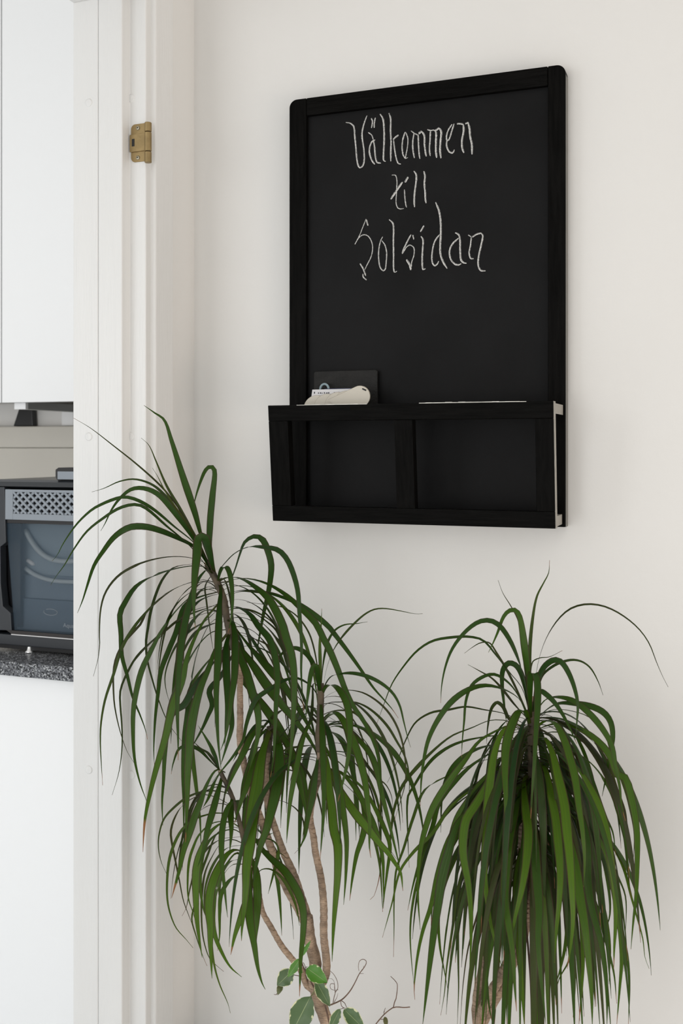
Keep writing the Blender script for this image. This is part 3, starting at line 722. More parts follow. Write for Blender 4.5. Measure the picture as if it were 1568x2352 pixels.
def drooping(parent, base, az, el0, L, k, W, hue=None, squash=1.0, tip=.98, dry=0.0):
    """a free leaf: leaves the stem at el0 and bends under its weight"""
    cv = [Vector(base)]; n = NSEG; r = Vector((math.cos(az), math.sin(az) * squash, 0)); side = Vector((-r.y, r.x, 0)); wob = random.uniform(-.35, .35)
    for i in range(1, n + 1):
        t = i / n; e = el0 - (el0 + math.radians(86)) * (1 - math.exp(-k * t)) / (1 - math.exp(-k))
        d = r * math.cos(e) + side * (wob * math.cos(e) * t) + Vector((0, 0, math.sin(e)))
        cv.append(cv[-1] + d * (L / n))
    if hue is None: hue = random.uniform(.03, .4)
    put_leaf(parent, cv, W, random.uniform(.25, .8), side, .05, hue, dry, tip)
def stem(parent, s, Ys, radpx, m='bark', name='stem', extra=None, seg=16):
    px = trace(s) if isinstance(s, str) else s
    pts = [P(x, y, Ys if not isinstance(Ys, (list, tuple)) else Ys[0] + (Ys[1] - Ys[0]) * i / (len(px) - 1)) for i, (x, y) in enumerate(px)]
    if extra: pts += [Vector(e) for e in extra]
    n = len(pts) * 6; cv = cat(pts, n)
    if not isinstance(radpx, (list, tuple)): radpx = (radpx, radpx)
    rad = []
    for i, c in enumerate(cv):
        t = i / n; r = radpx[0] + (radpx[1] - radpx[0]) * t
        rad.append(r * .0006 * (1 + .05 * math.sin(i * 2.7) + random.uniform(-.03, .03)))
    o = MB().tube(cv, rad, seg).build(name, M[m], parent, smooth=True)
    return o, cv
def pot(parent_name, label, x, y, r, h):
    t = empty(parent_name, (x, y, 0), label, 'pot')
    MB().lathe([(.001, 0), (r * .72, 0), (r * .76, .006), (r * .98, h - .03), (r, h - .028), (r, h), (r - .008, h), (r - .012, h - .03), (r * .7, .012), (.001, .012)], (x, y, 0), 40).build('bowl', M['pot'], t, smooth=True)
    MB().lathe([(.001, h - .028), (r * .5, h - .024), (r - .014, h - .03)], (x, y, 0), 32).build('soil', M['soil'], t, smooth=True)
POTH = .36
YL, YR = Y_(1.30), Y_(1.345)
pxl, pxr = -.56, -.27
pot('plant_pot', 'white pot of the dracaena by the doorway, on the floor', pxl, YL - .01, .135, POTH)
pot('plant_pot', 'white pot of the dense dracaena under the chalkboard, on the floor', pxr, YR - .01, .135, POTH)

# ---- dracaena by the doorway: five heads
random.seed(11)
dl = empty('dracaena', (pxl, YL, POTH - .03), 'tall branching dracaena beside the door jamb, four heads of narrow leaves', 'plant', 'dracaenas')
stem(dl, 'D 1270,1110 1290,1280 1330,1450 1320,1560 1345,1680 1395,1830 1440,1960', YL, (13, 19), extra=[(pxl + .02, YL - .005, POTH + .06), (pxl + .012, YL - .01, POTH - .04)])
stem(dl, 'A 790,990 855,1100 895,1210 910,1310 930,1400 B 1050,560 1098,720 1100,900 1102,1100 1100,1250 1120,1380 1160,1560 1200,1700 D 870,250 930,400 990,560 1050,740 1130,920 1220,1080 1285,1230', YL, (5.5, 10.5))
stem(dl, 'C 375,1010 368,1150 350,1300 350,1480 D 965,30 985,300 1030,450 1100,650 1170,800 1220,950 1270,1110 1300,1280', YL + .012, (5.5, 10.5))
stem(dl, 'C 740,700 738,900 728,1060 735,1250 725,1380 690,1500 665,1650 690,1800 D 1330,650 1372,850 1390,1050 1390,1250 1410,1450 1400,1550 1345,1640', [YL - .01, YL - .005], (5.5, 9.5))
stem(dl, 'D 640,60 730,250 775,400 812,560 850,680 895,800 920,920 950,1080 1010,1190 1090,1330 1170,1430 1230,1510 1270,1610 1345,1660', [YL - .04, YL], (4.5, 7.5))
# darker leaf-scarred tops of the stems
for s, r in (('A 800,1000 855,1105 895,1210 912,1320 935,1420 B 1060,600', 8.5), ('C 740,690 740,820 735,960 726,1060 732,1180', 8), ('D 645,70 730,250 775,400 812,560', 5.2), ('C 376,1000 372,1100 362,1180', 7.5)):
    o, cv = stem(dl, s, (YL - .011 if 'C 740' in s else YL + .011 if 'C 376' in s else YL - .001) if 'D' not in s else [YL - .04, YL - .034], (r, r), 'node', 'leaf_scar_stem')
T = lambda s, w, dy=None, **k: traced(dl, s, w, YL, dy, **k)
# head 1
T('A 840,1080 760,840 720,690 650,470 590,280 550,165 490,120 430,78', 21, -.02, face=1.0, hue=.12)
T('A 850,1090 740,850 640,690 540,560 400,430 250,310 120,210 22,152', 8, .0)
T('A 850,1090 720,830 640,680 560,540 500,400 460,310 415,268', 12, .02, face=.95, hue=.2)
T('A 790,960 700,800 600,650 545,560 510,490 480,442', 8, -.02, hue=.45)
T('A 850,1080 740,870 640,720 560,610 480,540 380,508 290,520 200,560 128,582', 11, .03)
T('A 850,1090 720,860 600,690 520,600 440,562 360,565 290,620 240,690 205,765 180,808', 17, -.03)
T('A 850,1090 740,900 600,780 480,680 380,625 300,613 Z 720,930 620,1010 550,1090 470,1210 430,1290 390,1335', 14, -.06)
T('A 850,1090 700,900 560,780 440,675 380,655 290,675 200,730 100,810 20,920 Z 480,1370 420,1450 380,1515', 12, -.08)
T('A 850,1100 740,920 620,850 500,800 420,783 340,790 260,840 190,930 140,1010 100,1130 75,1210 45,1285', 20, -.06)
T('A 845,1070 812,920 815,760 830,600 843,470 832,440 808,437 780,470 740,580 715,680', 19, .03, face=.9)
T('A 840,1060 800,900 785,850 770,842 750,850 738,950 725,1080 720,1200 722,1290 730,1370', 27, -.09, face=1.0)
T('A 850,1095 790,1000 720,970 620,958 500,972 380,1010 280,1070 210,1160 180,1260 172,1400 B 85,470 90,560 80,660 60,740 45,795', 9, -.05)
T('A 850,1100 780,1020 700,1015 580,1040 460,1085 380,1140 320,1230 293,1290 B 238,360 245,480 250,640 290,790 330,950 380,1070 420,1180 435,1250', 17, -.05)
T('A 850,1110 760,1005 700,1003 600,1025 540,1090 500,1180 470,1280 450,1400 B 425,520 430,660 470,820 520,980 590,1140 680,1260', 10, .05)
T('A 855,1110 800,1100 720,1105 620,1140 520,1210 430,1300 B 400,400 320,490 260,560 210,660 190,760 190,900 200,1020 240,1200 290,1340 340,1420', 9, -.03)
T('B 930,130 850,100 760,115 640,160 540,220 440,320 340,440 250,590 190,780 130,960 100,1130 95,1280 105,1470 112,1580', 12, -.06)
T('B 990,330 900,330 740,380 600,430 470,540 360,650 280,790 240,900 240,1010 250,1140 252,1300 230,1480 180,1650', 9, -.04)
T('B 940,160 830,180 740,230 640,330 540,470 470,600 400,740 360,880 335,1030 330,1180 340,1380 380,1560 435,1710', 18, -.07)
T('B 930,90 870,30 830,60 780,140 740,270 700,440 670,640 655,850 650,1050 655,1250 655,1400', 21, -.10, face=1.0)
T('B 950,270 850,390 780,520 720,680 690,820 620,1000 560,1250 500,1450 450,1650 420,1800 D 95,500 88,650', 23, -.09, tip=.87, face=1.0)
T('B 940,190 800,230 700,290 640,480 590,600 530,760 510,920 490,1100 480,1320 485,1450', 15, .05)
T('B 945,120 962,165 952,300 945,500 940,700 930,900 935,1100 945,1280 965,1470', 22, -.15, face=1.0, hue=.08)
T('B 1000,420 1035,390 1062,480 1066,620 1060,800 1040,950 1020,1100 990,1250 960,1330', 22, -.11, face=1.0)
T('B 1030,470 1005,560 1000,650 1005,800 1010,1000 1000,1150 990,1300', 22, -.10, face=1.0)
T('B 1020,480 930,600 880,740 820,880 775,1040 745,1200 735,1350 725,1500 720,1700 D 400,450 395,580', 28, -.08, face=1.0)
T('B 1020,460 900,480 800,580 700,760 620,960 580,1150 560,1350 550,1550 540,1700 545,1870', 19, -.05, face=.95)
T('B 1040,540 900,660 780,820 730,960 740,1150 755,1350 780,1550 808,1780 D 500,420 507,640', 17, .02, face=.95)
T('B 1000,360 900,400 840,500 790,640 760,800 740,960 720,1080 700,1240 690,1500 695,1700 D 378,300 382,570', 17, -.03)
T('B 1010,300 930,330 850,400 740,470 650,560 590,680 560,800 570,900 600,1000', 10, .08)
T('B 990,250 880,300 790,330 690,370 600,430 520,520 440,600', 8, .03)
T('B 1000,300 900,290 800,310 700,360 560,470 450,560 330,700 280,800', 8, -.02)
T('B 1000,400 900,420 780,480 700,600 650,760 620,900', 10, .05)
T('B 960,200 880,220 800,260 740,330 700,420 660,560 640,720 650,880', 12, .04)
T('B 1050,560 960,640 900,720 830,800 760,900 700,1000 640,1040 600,1100 560,1200 510,1400', 22, -.04, face=.9)
T('B 1060,620 960,800 880,900 900,1000 870,1080 830,1170 780,1260 740,1330', 16, .04)
T('B 900,60 850,150 860,260 880,420 900,560 915,640', 6, .07)
# head 1, towards the chalkboard
T('A 860,1100 870,1040 900,1000 960,940 1040,903 1130,905 1210,920 1260,970 1300,1060 1325,1160 1335,1300 C 600,200 603,400 600,600 610,780 620,900', 16, -.06)
T('A 865,1110 930,1100 960,1040 990,950 1020,875 1075,842 1120,860 1150,920 1170,1000 1165,1090 1150,1180 1125,1290 1100,1430 B 1240,520 1215,660', 19, .05, face=.95)
T('A 860,1120 870,1060 890,1020 915,1025 935,1080 945,1200 940,1300 920,1400', 15, -.05)
T('A 860,1110 900,1085 960,1080 1020,1100 1080,1140 1150,1200 1200,1280 1240,1370 C 400,160 450,260 490,360 530,480 550,640 550,800 540,1000 530,1150 510,1300 500,1440', 25, -.08, face=1.0)
T('A 880,1130 960,1090 1050,1090 1150,1120 1250,1180 1340,1260 1430,1350 1470,1430 C 740,280 800,440 860,580 920,740 980,860 1050,960 1110,1080 1150,1200 1175,1400 1165,1600', 20, -.03, face=.95)
T('A 890,1190 960,1160 1060,1155 1180,1180 1300,1220 1400,1280 1500,1360 C 720,200 830,320 930,450 1030,590 1120,720 1200,810 1260,880 1300,940', 16, .03, face=.9)
T('A 910,1260 960,1250 1040,1290 1100,1370 1160,1440 B 1300,520 1350,640 1370,800 1360,1000 1350,1200 1340,1400 1320,1520', 21, -.11, face=1.0)
T('B 1010,330 1080,300 1180,330 1290,400 1370,480 C 500,560 560,700 610,830 640,950', 8, .05)
T('C 90,240 150,330 250,460 380,600 470,700 600,900 680,1040 740,1130', 25, .03, face=1.0, hue=.2)
T('C 90,270 150,420 250,560 350,700 460,840 560,960 640,1060 700,1160 750,1240', 27, .01, face=1.0, hue=.22)
T('C 110,300 160,500 200,600 250,760 290,900 290,1050 260,1200 220,1330', 25, -.05, face=1.0, hue=.2)
T('C 120,500 180,680 250,760 330,860 420,980 500,1120 560,1230 610,1340 640,1500 640,1700', 25, .03, face=1.0, hue=.28)
T('C 90,240 140,260 200,310 270,410 330,500 390,590 450,640 520,700', 14, .06)
T('C 60,160 150,150 260,170 370,230 440,310', 7, .03)
T('C 80,330 160,340 260,370 350,410 440,500 520,620 590,740', 9, .05)
T('C 70,60 160,30 300,30 430,50 560,110', 11, .02)
T('C 140,560 110,700 90,850 100,1000 60,1150 20,1280', 18, -.07, face=1.0)
# head 3
T3 = lambda s, w, dy=None, **k: traced(dl, s, w, YL - .005, dy, **k)
T3('C 735,760 715,560 670,360 610,250 540,180 450,135 340,120 210,105', 6, .04)
T3('C 740,800 738,560 735,400 745,250 748,150', 12, .0, face=1.0, hue=.45)
T3('C 745,780 760,560 790,400 840,310 910,268 1000,258 1078,245', 10, .03)
T3('C 750,790 780,600 830,460 900,350 980,260 1060,190 1130,155 1210,150 1330,170 1420,188 1475,187', 8, .03)
T3('C 740,800 720,640 712,575 695,560 680,590 665,650 650,760 640,850 635,950', 17, -.07, face=1.0)
T3('C 745,790 775,700 820,640 900,620 980,618 1080,640 1180,690 1260,760 1310,850 1340,970 1370,1090 1388,1150', 14, -.05)
T3('C 745,800 765,735 795,705 840,710 890,760 930,840 950,960 950,1100 935,1250 900,1400 865,1540', 21, -.09, face=1.0)
T3('C 745,820 800,770 880,740 960,740 1050,760 1150,820 1230,900 1290,1000 1330,1120 1350,1250 1350,1400 1320,1520 1270,1680', 8, -.02)
T3('C 745,870 800,830 880,825 980,825 1070,860 1160,930 1230,1010 1290,1110 1340,1200 1370,1300 1380,1420 1370,1560', 10, .02)
T3('C 745,920 830,890 900,885 980,900 1050,960 1110,1050 1150,1170 1170,1320 1170,1500 1165,1650', 12, .0)
T3('C 745,960 820,900 860,910 910,970 950,1050 1000,1170 1040,1300 1065,1420 1080,1560 1095,1720 E 465,500 465,620 475,690', 23, -.08, face=1.0)
T3('C 740,1040 830,1000 900,1010 980,1070 1060,1150 1120,1240 1160,1380 1190,1520 1230,1680 E 560,300 600,450 650,620 690,790', 17, -.02, face=.95)
T3('C 740,1140 850,1120 930,1140 1010,1190 1080,1280 1150,1370 1210,1420 1250,1500 1260,1600', 8, .03)
T3('C 735,810 680,720 630,680 570,655 480,670 380,730 280,800 230,900 200,1000 180,1100 120,1200 50,1290 -40,1400', 15, -.05)
T3('C 740,800 748,950 755,1100 760,1300 765,1500 757,1700 E 128,300 125,500 110,700', 19, -.14, face=1.0)
T3('C 735,960 690,952 640,1030 600,1150 570,1290 545,1400 520,1550 505,1700 495,1840', 18, -.07, face=.95)
T3('C 730,720 690,690 685,800 670,950 620,1050 570,1180 540,1330 510,1420', 13, .02)
T3('C 740,1100 765,1180 790,1300 800,1450 820,1600 835,1750 E 190,300 215,450 235,600 235,800 220,1000 205,1200 195,1440', 26, -.09, face=1.0, hue=.5)
T3('C 740,1090 800,1200 850,1300 880,1450 900,1600 920,1750 E 290,480 300,600 295,800 285,950 278,1030', 18, -.05, face=.9, hue=.35)
T3('C 735,1180 820,1350 900,1500 1000,1640 1100,1760 1180,1860 E 580,630 650,730 690,800 705,930', 25, -.03, face=1.0, hue=.6)
T3('C 740,1160 800,1220 870,1260 930,1330 990,1430 1040,1550 1060,1680 1040,1800 1000,1920 E 380,660 340,850 322,1000', 20, .03, face=.9, hue=.42)
T3('C 735,1250 810,1310 880,1330 950,1400 1020,1500 1070,1600 1120,1700 1160,1820 E 540,500 560,700 565,860 565,1000', 17, .0, face=.95, hue=.4)
T3('C 735,1140 720,1250 700,1400 680,1520 650,1650 630,1780 600,1850 575,1880', 19, -.03, face=.95)
T3('C 735,880 650,855 560,860 470,880 400,930 340,990 290,1080 240,1180 190,1290', 10, .03)
T3('C 730,1200 650,1200 540,1210 440,1260 380,1310', 9, .05)
T3('C 735,1130 640,1140 560,1150 500,1160 430,1220 400,1300', 9, -.02)
T3('C 735,740 715,640 680,540 630,470 560,435 490,450 440,510 420,600', 15, .05)
T3('C 740,1020 700,960 640,880 590,800 540,760', 8, .04)
T3('C 740,1180 780,1290 830,1400 860,1500 890,1640 920,1760', 13, .05, hue=.35)
T3('C 735,1200 760,1300 790,1500 780,1620 785,1700', 13, .05, hue=.4)
T3('E 80,20 40,180 10,380 -20,560', 13, .04, hue=.4)
T3('C 745,1000 850,1060 960,1160 1040,1290 1130,1480 1180,1660 E 600,520 620,640 660,700', 11, .04, hue=.3)
T3('C 745,900 880,980 1000,1040 1110,1190 1150,1330 1180,1500 E 545,320 545,600 540,800 500,960 470,992', 10, .06, tip=.86)
T3('E 150,60 260,140 380,260 440,380 500,560 540,760 560,1080', 13, .05, hue=.45)
T3('E 130,40 300,100 420,200 500,330 570,480 610,600 590,800 565,1000 558,1080', 15, .02, hue=.5)
# head 2
T2_ = lambda s, w, dy=None, **k: traced(dl, s, w, YL + .01, dy, **k)
T2_('C 378,1015 365,1060 330,1170 305,1290 290,1400 265,1540 245,1680 230,1850 D 860,480 845,620 835,760 830,900 815,1080 800,1210 798,1290', 38, -.15, face=1.0, hue=.42, tip=.985)
T2_('C 385,1020 420,1060 440,1150 445,1250 435,1380 410,1500 380,1620 350,1740 D 970,480 930,620 900,760 880,900', 32, -.12, face=1.0, hue=.16)
T2_('C 385,1015 450,1060 500,1130 540,1220 570,1330 600,1450 630,1590 640,1700', 23, -.03, face=1.0, hue=.3)
T2_('C 375,1020 330,1000 290,1020 240,1080 190,1180 150,1260 100,1370 50,1500', 19, -.06)
T2_('C 378,1020 370,970 330,960 290,980 230,1060 160,1160 110,1250', 15, .0)
T2_('C 360,1270 400,1265 470,1270 530,1280 600,1300', 10, .02)
T2_('D 960,270 1050,275 1130,300 1200,350 1240,420 1250,500 1230,600 1180,660', 7, .03)
T2_('C 370,1100 300,1200 240,1330 200,1450 160,1560 120,1700', 22, -.07, face=.9)
T2_('C 370,1120 420,1200 400,1320 350,1420 300,1560 270,1700', 18, .03)
T2_('C 370,1080 330,1300 250,1450 200,1600 190,1750 200,1860', 20, .03)
T2_('B 1330,1150 1230,1250 1190,1400 1130,1560 1100,1700', 24, -.02, face=.9)
for (s, w) in (('D 965,30 1040,30 1120,50 1170,70', 8), ('D 960,110 1060,60 1150,60 1230,90', 7), ('D 960,40 920,160 870,260 800,330', 12), ('D 985,200 940,300 900,400 880,520', 10)):
    T2_(s, w, .03)
# head 4, low and towards the jamb
T4 = lambda s, w, dy=None, **k: traced(dl, s, w, YL - .036, dy, **k)
T4('D 745,300 700,230 600,210 500,220 400,260 310,330 240,410 205,520 200,620 220,720 260,810', 8, -.03)
T4('D 760,350 680,290 560,240 480,250 380,310 320,400 290,500 300,600 320,700 350,850 380,1000 420,1110 465,1230', 8, -.02)
T4('D 780,430 700,380 620,370 540,385 450,420 370,490 310,600 275,720 262,860 265,1000 290,1110 330,1200 400,1280 450,1340', 10, -.05)
T4('D 680,80 620,60 560,150 510,280 460,400 420,520 380,640 350,780 320,890 295,980', 21, -.05, face=.95, tip=.88, hue=.3)
T4('D 790,480 720,440 650,450 570,520 530,600 490,700 470,820 470,960 475,1100 490,1250 515,1410', 23, -.06, face=.95)
T4('D 800,520 740,490 650,510 580,560 530,640 505,740 500,860 510,980 530,1080 560,1150', 15, -.03)
T4('D 812,590 730,560 650,590 590,680 540,790 520,900 510,1050 520,1250 560,1400 600,1450 670,1510', 9, .02)
T4('D 815,650 740,640 680,690 620,800 580,920 565,1050 575,1180 575,1300 580,1420 585,1560', 26, -.07, face=1.0)
T4('D 820,680 760,660 700,730 650,820 600,1000 590,1140 610,1260 660,1380 720,1480 800,1550', 17, -.02, face=.9)
T4('D 825,740 740,740 680,800 620,950 590,1100 580,1250 600,1450 640,1600 700,1740 718,1810', 11, .0)
T4('D 835,800 760,820 700,870 650,960 640,1100 640,1250 625,1360', 14, .03, hue=.45)
T4('D 770,370 770,285 730,290 690,360 665,460 655,600 660,760 675,900 690,1050 698,1120', 18, -.10, face=1.0)
T4('D 850,700 845,850 850,1000 860,1150 890,1320 915,1480 945,1590 970,1640', 23, -.08, face=1.0, hue=.3)
T4('D 860,680 900,780 910,900 912,1000 905,1150 895,1280 905,1420', 23, -.05, face=1.0)
T4('D 870,760 850,950 800,1100 750,1250 720,1390', 20, -.06, face=1.0, tip=.9)
T4('D 830,560 890,555 950,640 1020,710 1100,780 1170,880 1220,980 1245,1100 1240,1250 1225,1400 1220,1550 1215,1690', 23, -.06, face=1.0, hue=.25, tip=.93)
T4('D 900,830 940,780 1000,775 1060,810 1120,880 1170,980 1200,1080 1215,1180', 13, .03)
T4('D 660,100 640,180 600,330 550,500 520,650 480,760', 20, -.07, face=1.0)
T4('D 780,430 600,440 500,520 450,620 420,720 410,850 415,980 450,1090 470,1160', 10, -.03)
T4('B 960,1480 880,1400 800,1320 720,1295 660,1320 620,1420 605,1500', 13, -.02)
T4('B 955,1480 900,1320 850,1230 800,1150', 14, -.03, face=1.0)
T4('D 646,69 560,-60 500,-100 450,-150', 10, .03)
T4('D 646,80 600,160 560,260 520,330', 14, -.02, hue=.3)
T4('D 730,250 720,380 725,500 712,660', 17, -.06, hue=.25)
T4('D 790,480 700,470 620,520 560,660 500,830 470,1000 440,1130 470,1250 520,1400 550,1470', 9, .03)
T4('D 815,600 700,620 620,700 560,820 530,960 540,1100 580,1220', 9, .05)
T4('D 820,700 720,720 660,800 640,920 650,1060 640,1180', 12, .05, hue=.4)
T4('D 800,540 650,560 540,640 470,760 430,900 400,1050 370,1110', 9, .03, hue=.5, tip=.9)
T4('D 880,720 940,640 1000,650 1080,660 1130,700', 7, .04)
T4('D 900,560 1000,560 1050,600 1060,680 1030,800 990,950', 13, .02, hue=.4)
T4('D 850,620 960,540 1030,510', 10, .03)
for k in range(16):
    hd = random.choice(((505, 1350), (515, 1410), (735, 1660), (733, 1720), (618, 1700), (560, 1900)))
    b = P(hd[0] + random.uniform(-4, 4), hd[1] + random.uniform(-10, 25), YL)
    drooping(dl, b, random.uniform(.35, math.pi - .35) if random.random() < .75 else random.uniform(-2.6, -.5), math.radians(random.uniform(15, 50)), random.uniform(.2, .34), random.uniform(1.6, 3), random.uniform(.006, .011), squash=.8)

for k in range(30):
    x0, y0, x1, y1, yo = random.choice(((500, 1340, 530, 1500, 0), (500, 1340, 530, 1500, 0), (737, 1600, 733, 1760, -.01), (737, 1600, 733, 1760, -.01), (525, 1810, 556, 1930, -.036), (619, 1670, 614, 1740, .012)))
    t = random.random(); b = P(x0 + (x1 - x0) * t, y0 + (y1 - y0) * t, YL + yo)
    az = random.choice((random.uniform(-.7, .9), math.pi - random.uniform(-.7, .9), random.uniform(.6, 2.5)))
    drooping(dl, b, az, math.radians(random.uniform(20, 55)), random.uniform(.14, .28), random.uniform(2.0, 4.0), random.uniform(.0028, .0065), hue=random.uniform(0, .15), squash=.8, dry=random.uniform(.1, .5))

# ---- dense dracaena under the chalkboard
random.seed(5)
dr = empty('dracaena', (pxr, YR, POTH - .03), 'dense mop-headed dracaena under the chalkboard, farther from the doorway', 'plant', 'dracaenas')
fork = P(1092, 2352, YR)
stem(dr, [(1219, 1600), (1220, 1700), (1222, 1850), (1219, 2000), (1213, 2090), (1200, 2160), (1165, 2240), (1130, 2310), (1110, 2360)], YR, (6.5, 12), extra=[(pxr - .015, YR - .004, POTH + .07), (pxr, YR - .01, POTH - .04)])
stem(dr, [(1165, 1900), (1152, 2040), (1137, 2104), (1118, 2180), (1104, 2240), (1094, 2300), (1096, 2352)], [YR + .04, YR], (6, 12), extra=[(pxr - .02, YR, POTH + .09)])
stem(dr, [(1200, 1850), (1190, 2060), (1175, 2180), (1155, 2232), (1128, 2279), (1105, 2330), (1098, 2365)], [YR - .02, YR - .004], (6, 12))
stem(dr, [(1219, 1610), (1220, 1700), (1221, 1800), (1221, 1860)], YR - .001, (8, 9), 'node', 'leaf_scar_stem')
R = lambda s, w, dy=None, **k: traced(dr, s, w, YR, dy, **k)
R('F 805,850 800,600 800,450 815,300 835,200 870,130 895,80 900,15', 13, .03, face=1.0, hue=.25)
R('F 800,840 790,650 770,450 748,310 725,272 690,275 660,310 635,380 605,450 585,490', 21, -.02, face=1.0, hue=.25)
R('F 800,800 770,560 755,420 740,330 700,250 660,185 635,118', 7, .03)
R('F 803,840 770,640 730,510 690,420 640,350 590,325 530,335 460,390 400,470 365,560 345,660 340,750', 15, -.03, face=.9)
R('F 803,850 760,680 690,590 620,500 560,430 490,410 400,412 300,430 220,480 150,560 90,650 50,750 10,860', 10, .04)
R('F 810,830 835,580 870,450 930,340 1000,270 1080,243 1170,250 1260,290 1350,360 1410,440 1450,540 1480,610 1510,668', 9, .03)
R('F 810,840 840,650 870,570 920,530 960,540 1000,600 1030,680 1045,760 1040,850 1035,920', 18, -.04, face=.95)
R('F 812,840 860,620 920,560 1000,530 1060,535 1110,570 1150,640 1175,710', 11, .03)
R('F 805,850 798,700 803,605 820,592 836,640 838,760 830,900 822,1050 812,1180 803,1344', 20, -.13, face=1.0, hue=.12)
R('F 803,870 740,720 690,650 620,605 560,615 500,660 470,740 460,850 450,960 448,1030', 14, -.02)
R('F 803,880 750,740 680,690 580,663 490,680 400,740 330,830 280,930 255,1030 240,1150 235,1280', 18, -.05, face=.9)
R('F 803,820 760,620 730,560 690,545 660,580 655,650 665,750 680,860', 16, .03, face=.9)
R('F 800,900 690,830 660,770 630,748 600,780 582,870 575,960', 13, .04)
R('F 803,880 770,790 740,800 700,880 675,980 670,1100 G 680,400 675,560 665,720', 26, -.11, face=1.0)
R('F 803,900 720,860 660,900 620,1000 600,1120 585,1250 G 575,700 565,900 580,1050 600,1180 640,1340 655,1395', 26, -.09, face=1.0)
R('F 803,920 700,870 620,900 540,950 480,1030 410,1120 340,1220 290,1310 G 240,760 225,900 222,1020 235,1200', 20, -.05, face=1.0)
R('F 803,880 680,810 560,785 470,770 380,785 290,800 210,850 160,940 120,1040 80,1130 65,1160', 8, .05)
R('F 803,930 700,850 600,840 500,880 400,920 310,990 200,1100 140,1180 110,1260 G 95,600 80,740 65,880 45,1090', 13, .0)
R('F 808,840 880,735 940,722 1020,740 1100,800 1170,880 1220,970 1240,1080 1260,1180 G 1270,560 1290,640', 18, -.05, face=.95)
R('F 810,850 930,760 1030,755 1120,770 1180,800 1215,850 1225,930 1205,1040 1190,1130 1170,1230', 18, -.01, face=.9)
R('F 808,830 845,690 900,720 950,780 1000,870 1040,960', 15, -.03)
R('F 810,900 880,845 930,860 970,930 1000,1020 1030,1130 G 1050,560 1070,700 1080,850 1075,980', 23, -.11, face=1.0)
R('F 812,900 920,860 1020,870 1100,910 1170,970 1220,1040 1250,1120 G 1290,420 1330,560 1350,700 1350,880 1345,1020 1330,1160 1318,1300', 21, -.05, face=1.0)
R('F 810,940 870,930 910,1000 940,1120 G 945,420 975,560 990,700 1005,850 1015,1000 1020,1150 1010,1270 990,1400', 28, -.14, face=1.0)
R('F 810,1040 870,1080 900,1180 G 905,500 930,620 945,760 955,900 950,1050 935,1200 925,1370', 25, -.12, face=1.0)
R('G 808,420 825,540 812,650 825,800 835,950 845,1100 840,1250 850,1400 865,1540 880,1684', 27, -.16, face=1.0, hue=.16)
R('G 800,400 770,430 775,560 790,700 780,850 755,1000 720,1150 700,1280', 26, -.13, face=1.0)
R('G 800,420 750,500 720,620 690,750 675,900 670,1050 690,1180 710,1320 720,1480 730,1620', 27, -.15, face=1.0, hue=.3)
R('G 800,330 640,330 580,460 520,560 470,640 455,800 480,950 495,1100 495,1280 488,1390', 26, -.10, face=1.0)
R('G 800,410 640,480 520,560 430,660 390,780 350,930 325,1080 300,1250 275,1450 247,1690', 28, -.08, face=1.0, hue=.22)
R('G 810,450 900,560 970,680 1005,780 1030,880 1050,1000 1080,1180 1100,1350 1115,1520 1120,1700', 30, -.12, face=1.0, hue=.38)
R('G 812,380 960,470 1050,600 1090,750 1095,950 1120,1100 1160,1250 1185,1400 1195,1550 1195,1700', 25, -.08, face=1.0, hue=.2)
R('G 812,240 930,280 1040,370 1100,460 1150,560 1190,700 1215,850 1235,1000 1240,1150 1232,1300 1230,1400', 25, -.07, face=1.0)
R('G 812,430 1000,520 1120,640 1220,760 1280,880 1320,1030 1340,1100 1380,1250 1390,1340 1412,1400', 11, .03)
R('G 812,500 1000,600 1130,700 1200,850 1230,1000 1260,1180 1270,1350 1260,1500 1245,1690', 18, -.03, hue=.45)
R('G 812,520 1000,680 1100,820 1150,1000 1190,1150 1210,1300 1205,1480', 16, .02, hue=.4)
R('G 812,480 1050,600 1180,760 1245,1000 1270,1200 1300,1350 1310,1500 1305,1690', 15, .0, hue=.25)
R('G 800,620 740,900 735,1100 745,1300 755,1450 765,1600 770,1700', 25, -.08, face=1.0, hue=.68)
R('G 800,560 700,850 685,1100 682,1330 685,1450 680,1600 680,1700', 16, -.06, face=1.0, hue=.35)
R('G 795,480 600,800 555,1000 570,1150 570,1300 575,1450 590,1600 610,1700', 19, -.05, face=1.0, hue=.25)
R('G 795,400 500,500 300,700 220,950 190,1110 183,1230 190,1360 203,1490', 13, .0, hue=.45)
R('G 795,420 560,520 400,700 330,900 290,1080 250,1200 220,1340 203,1500 207,1560', 18, -.03, hue=.5, tip=.93)
R('G 795,300 560,330 400,400 260,480 200,620 150,780 110,900 100,1060 100,1200 97,1340', 11, .03, hue=.5, tip=.93)
R('G 795,380 560,450 400,560 300,700 200,800 130,900 90,1060 40,1240', 13, -.02)
R('G 795,560 520,760 440,950 400,1200 370,1400 360,1520 340,1640', 12, .03)
R('G 795,560 560,800 450,1000 430,1150 430,1350 432,1500 425,1690', 11, .03, dry=.25)
R('G 795,600 600,900 520,1150 480,1300 455,1480 440,1690', 7, .05, dry=.8)
R('G 795,520 500,700 380,900 330,1100 335,1280 360,1420 375,1500', 15, .03, hue=.45)
R('G 806,640 800,900 775,1100 790,1300 800,1450 806,1700', 8, -.02, dry=1.0)
R('G 812,560 960,800 1050,1050 1070,1340 1065,1500 1060,1570 1050,1690', 17, -.01, hue=.7, tip=.90)
R('G 812,560 940,850 1000,1150 1000,1350 950,1450 920,1560', 11, .03, hue=.5)
R('G 812,540 950,780 1010,1050 1025,1300 1030,1500 1020,1650', 14, .02, hue=.4)
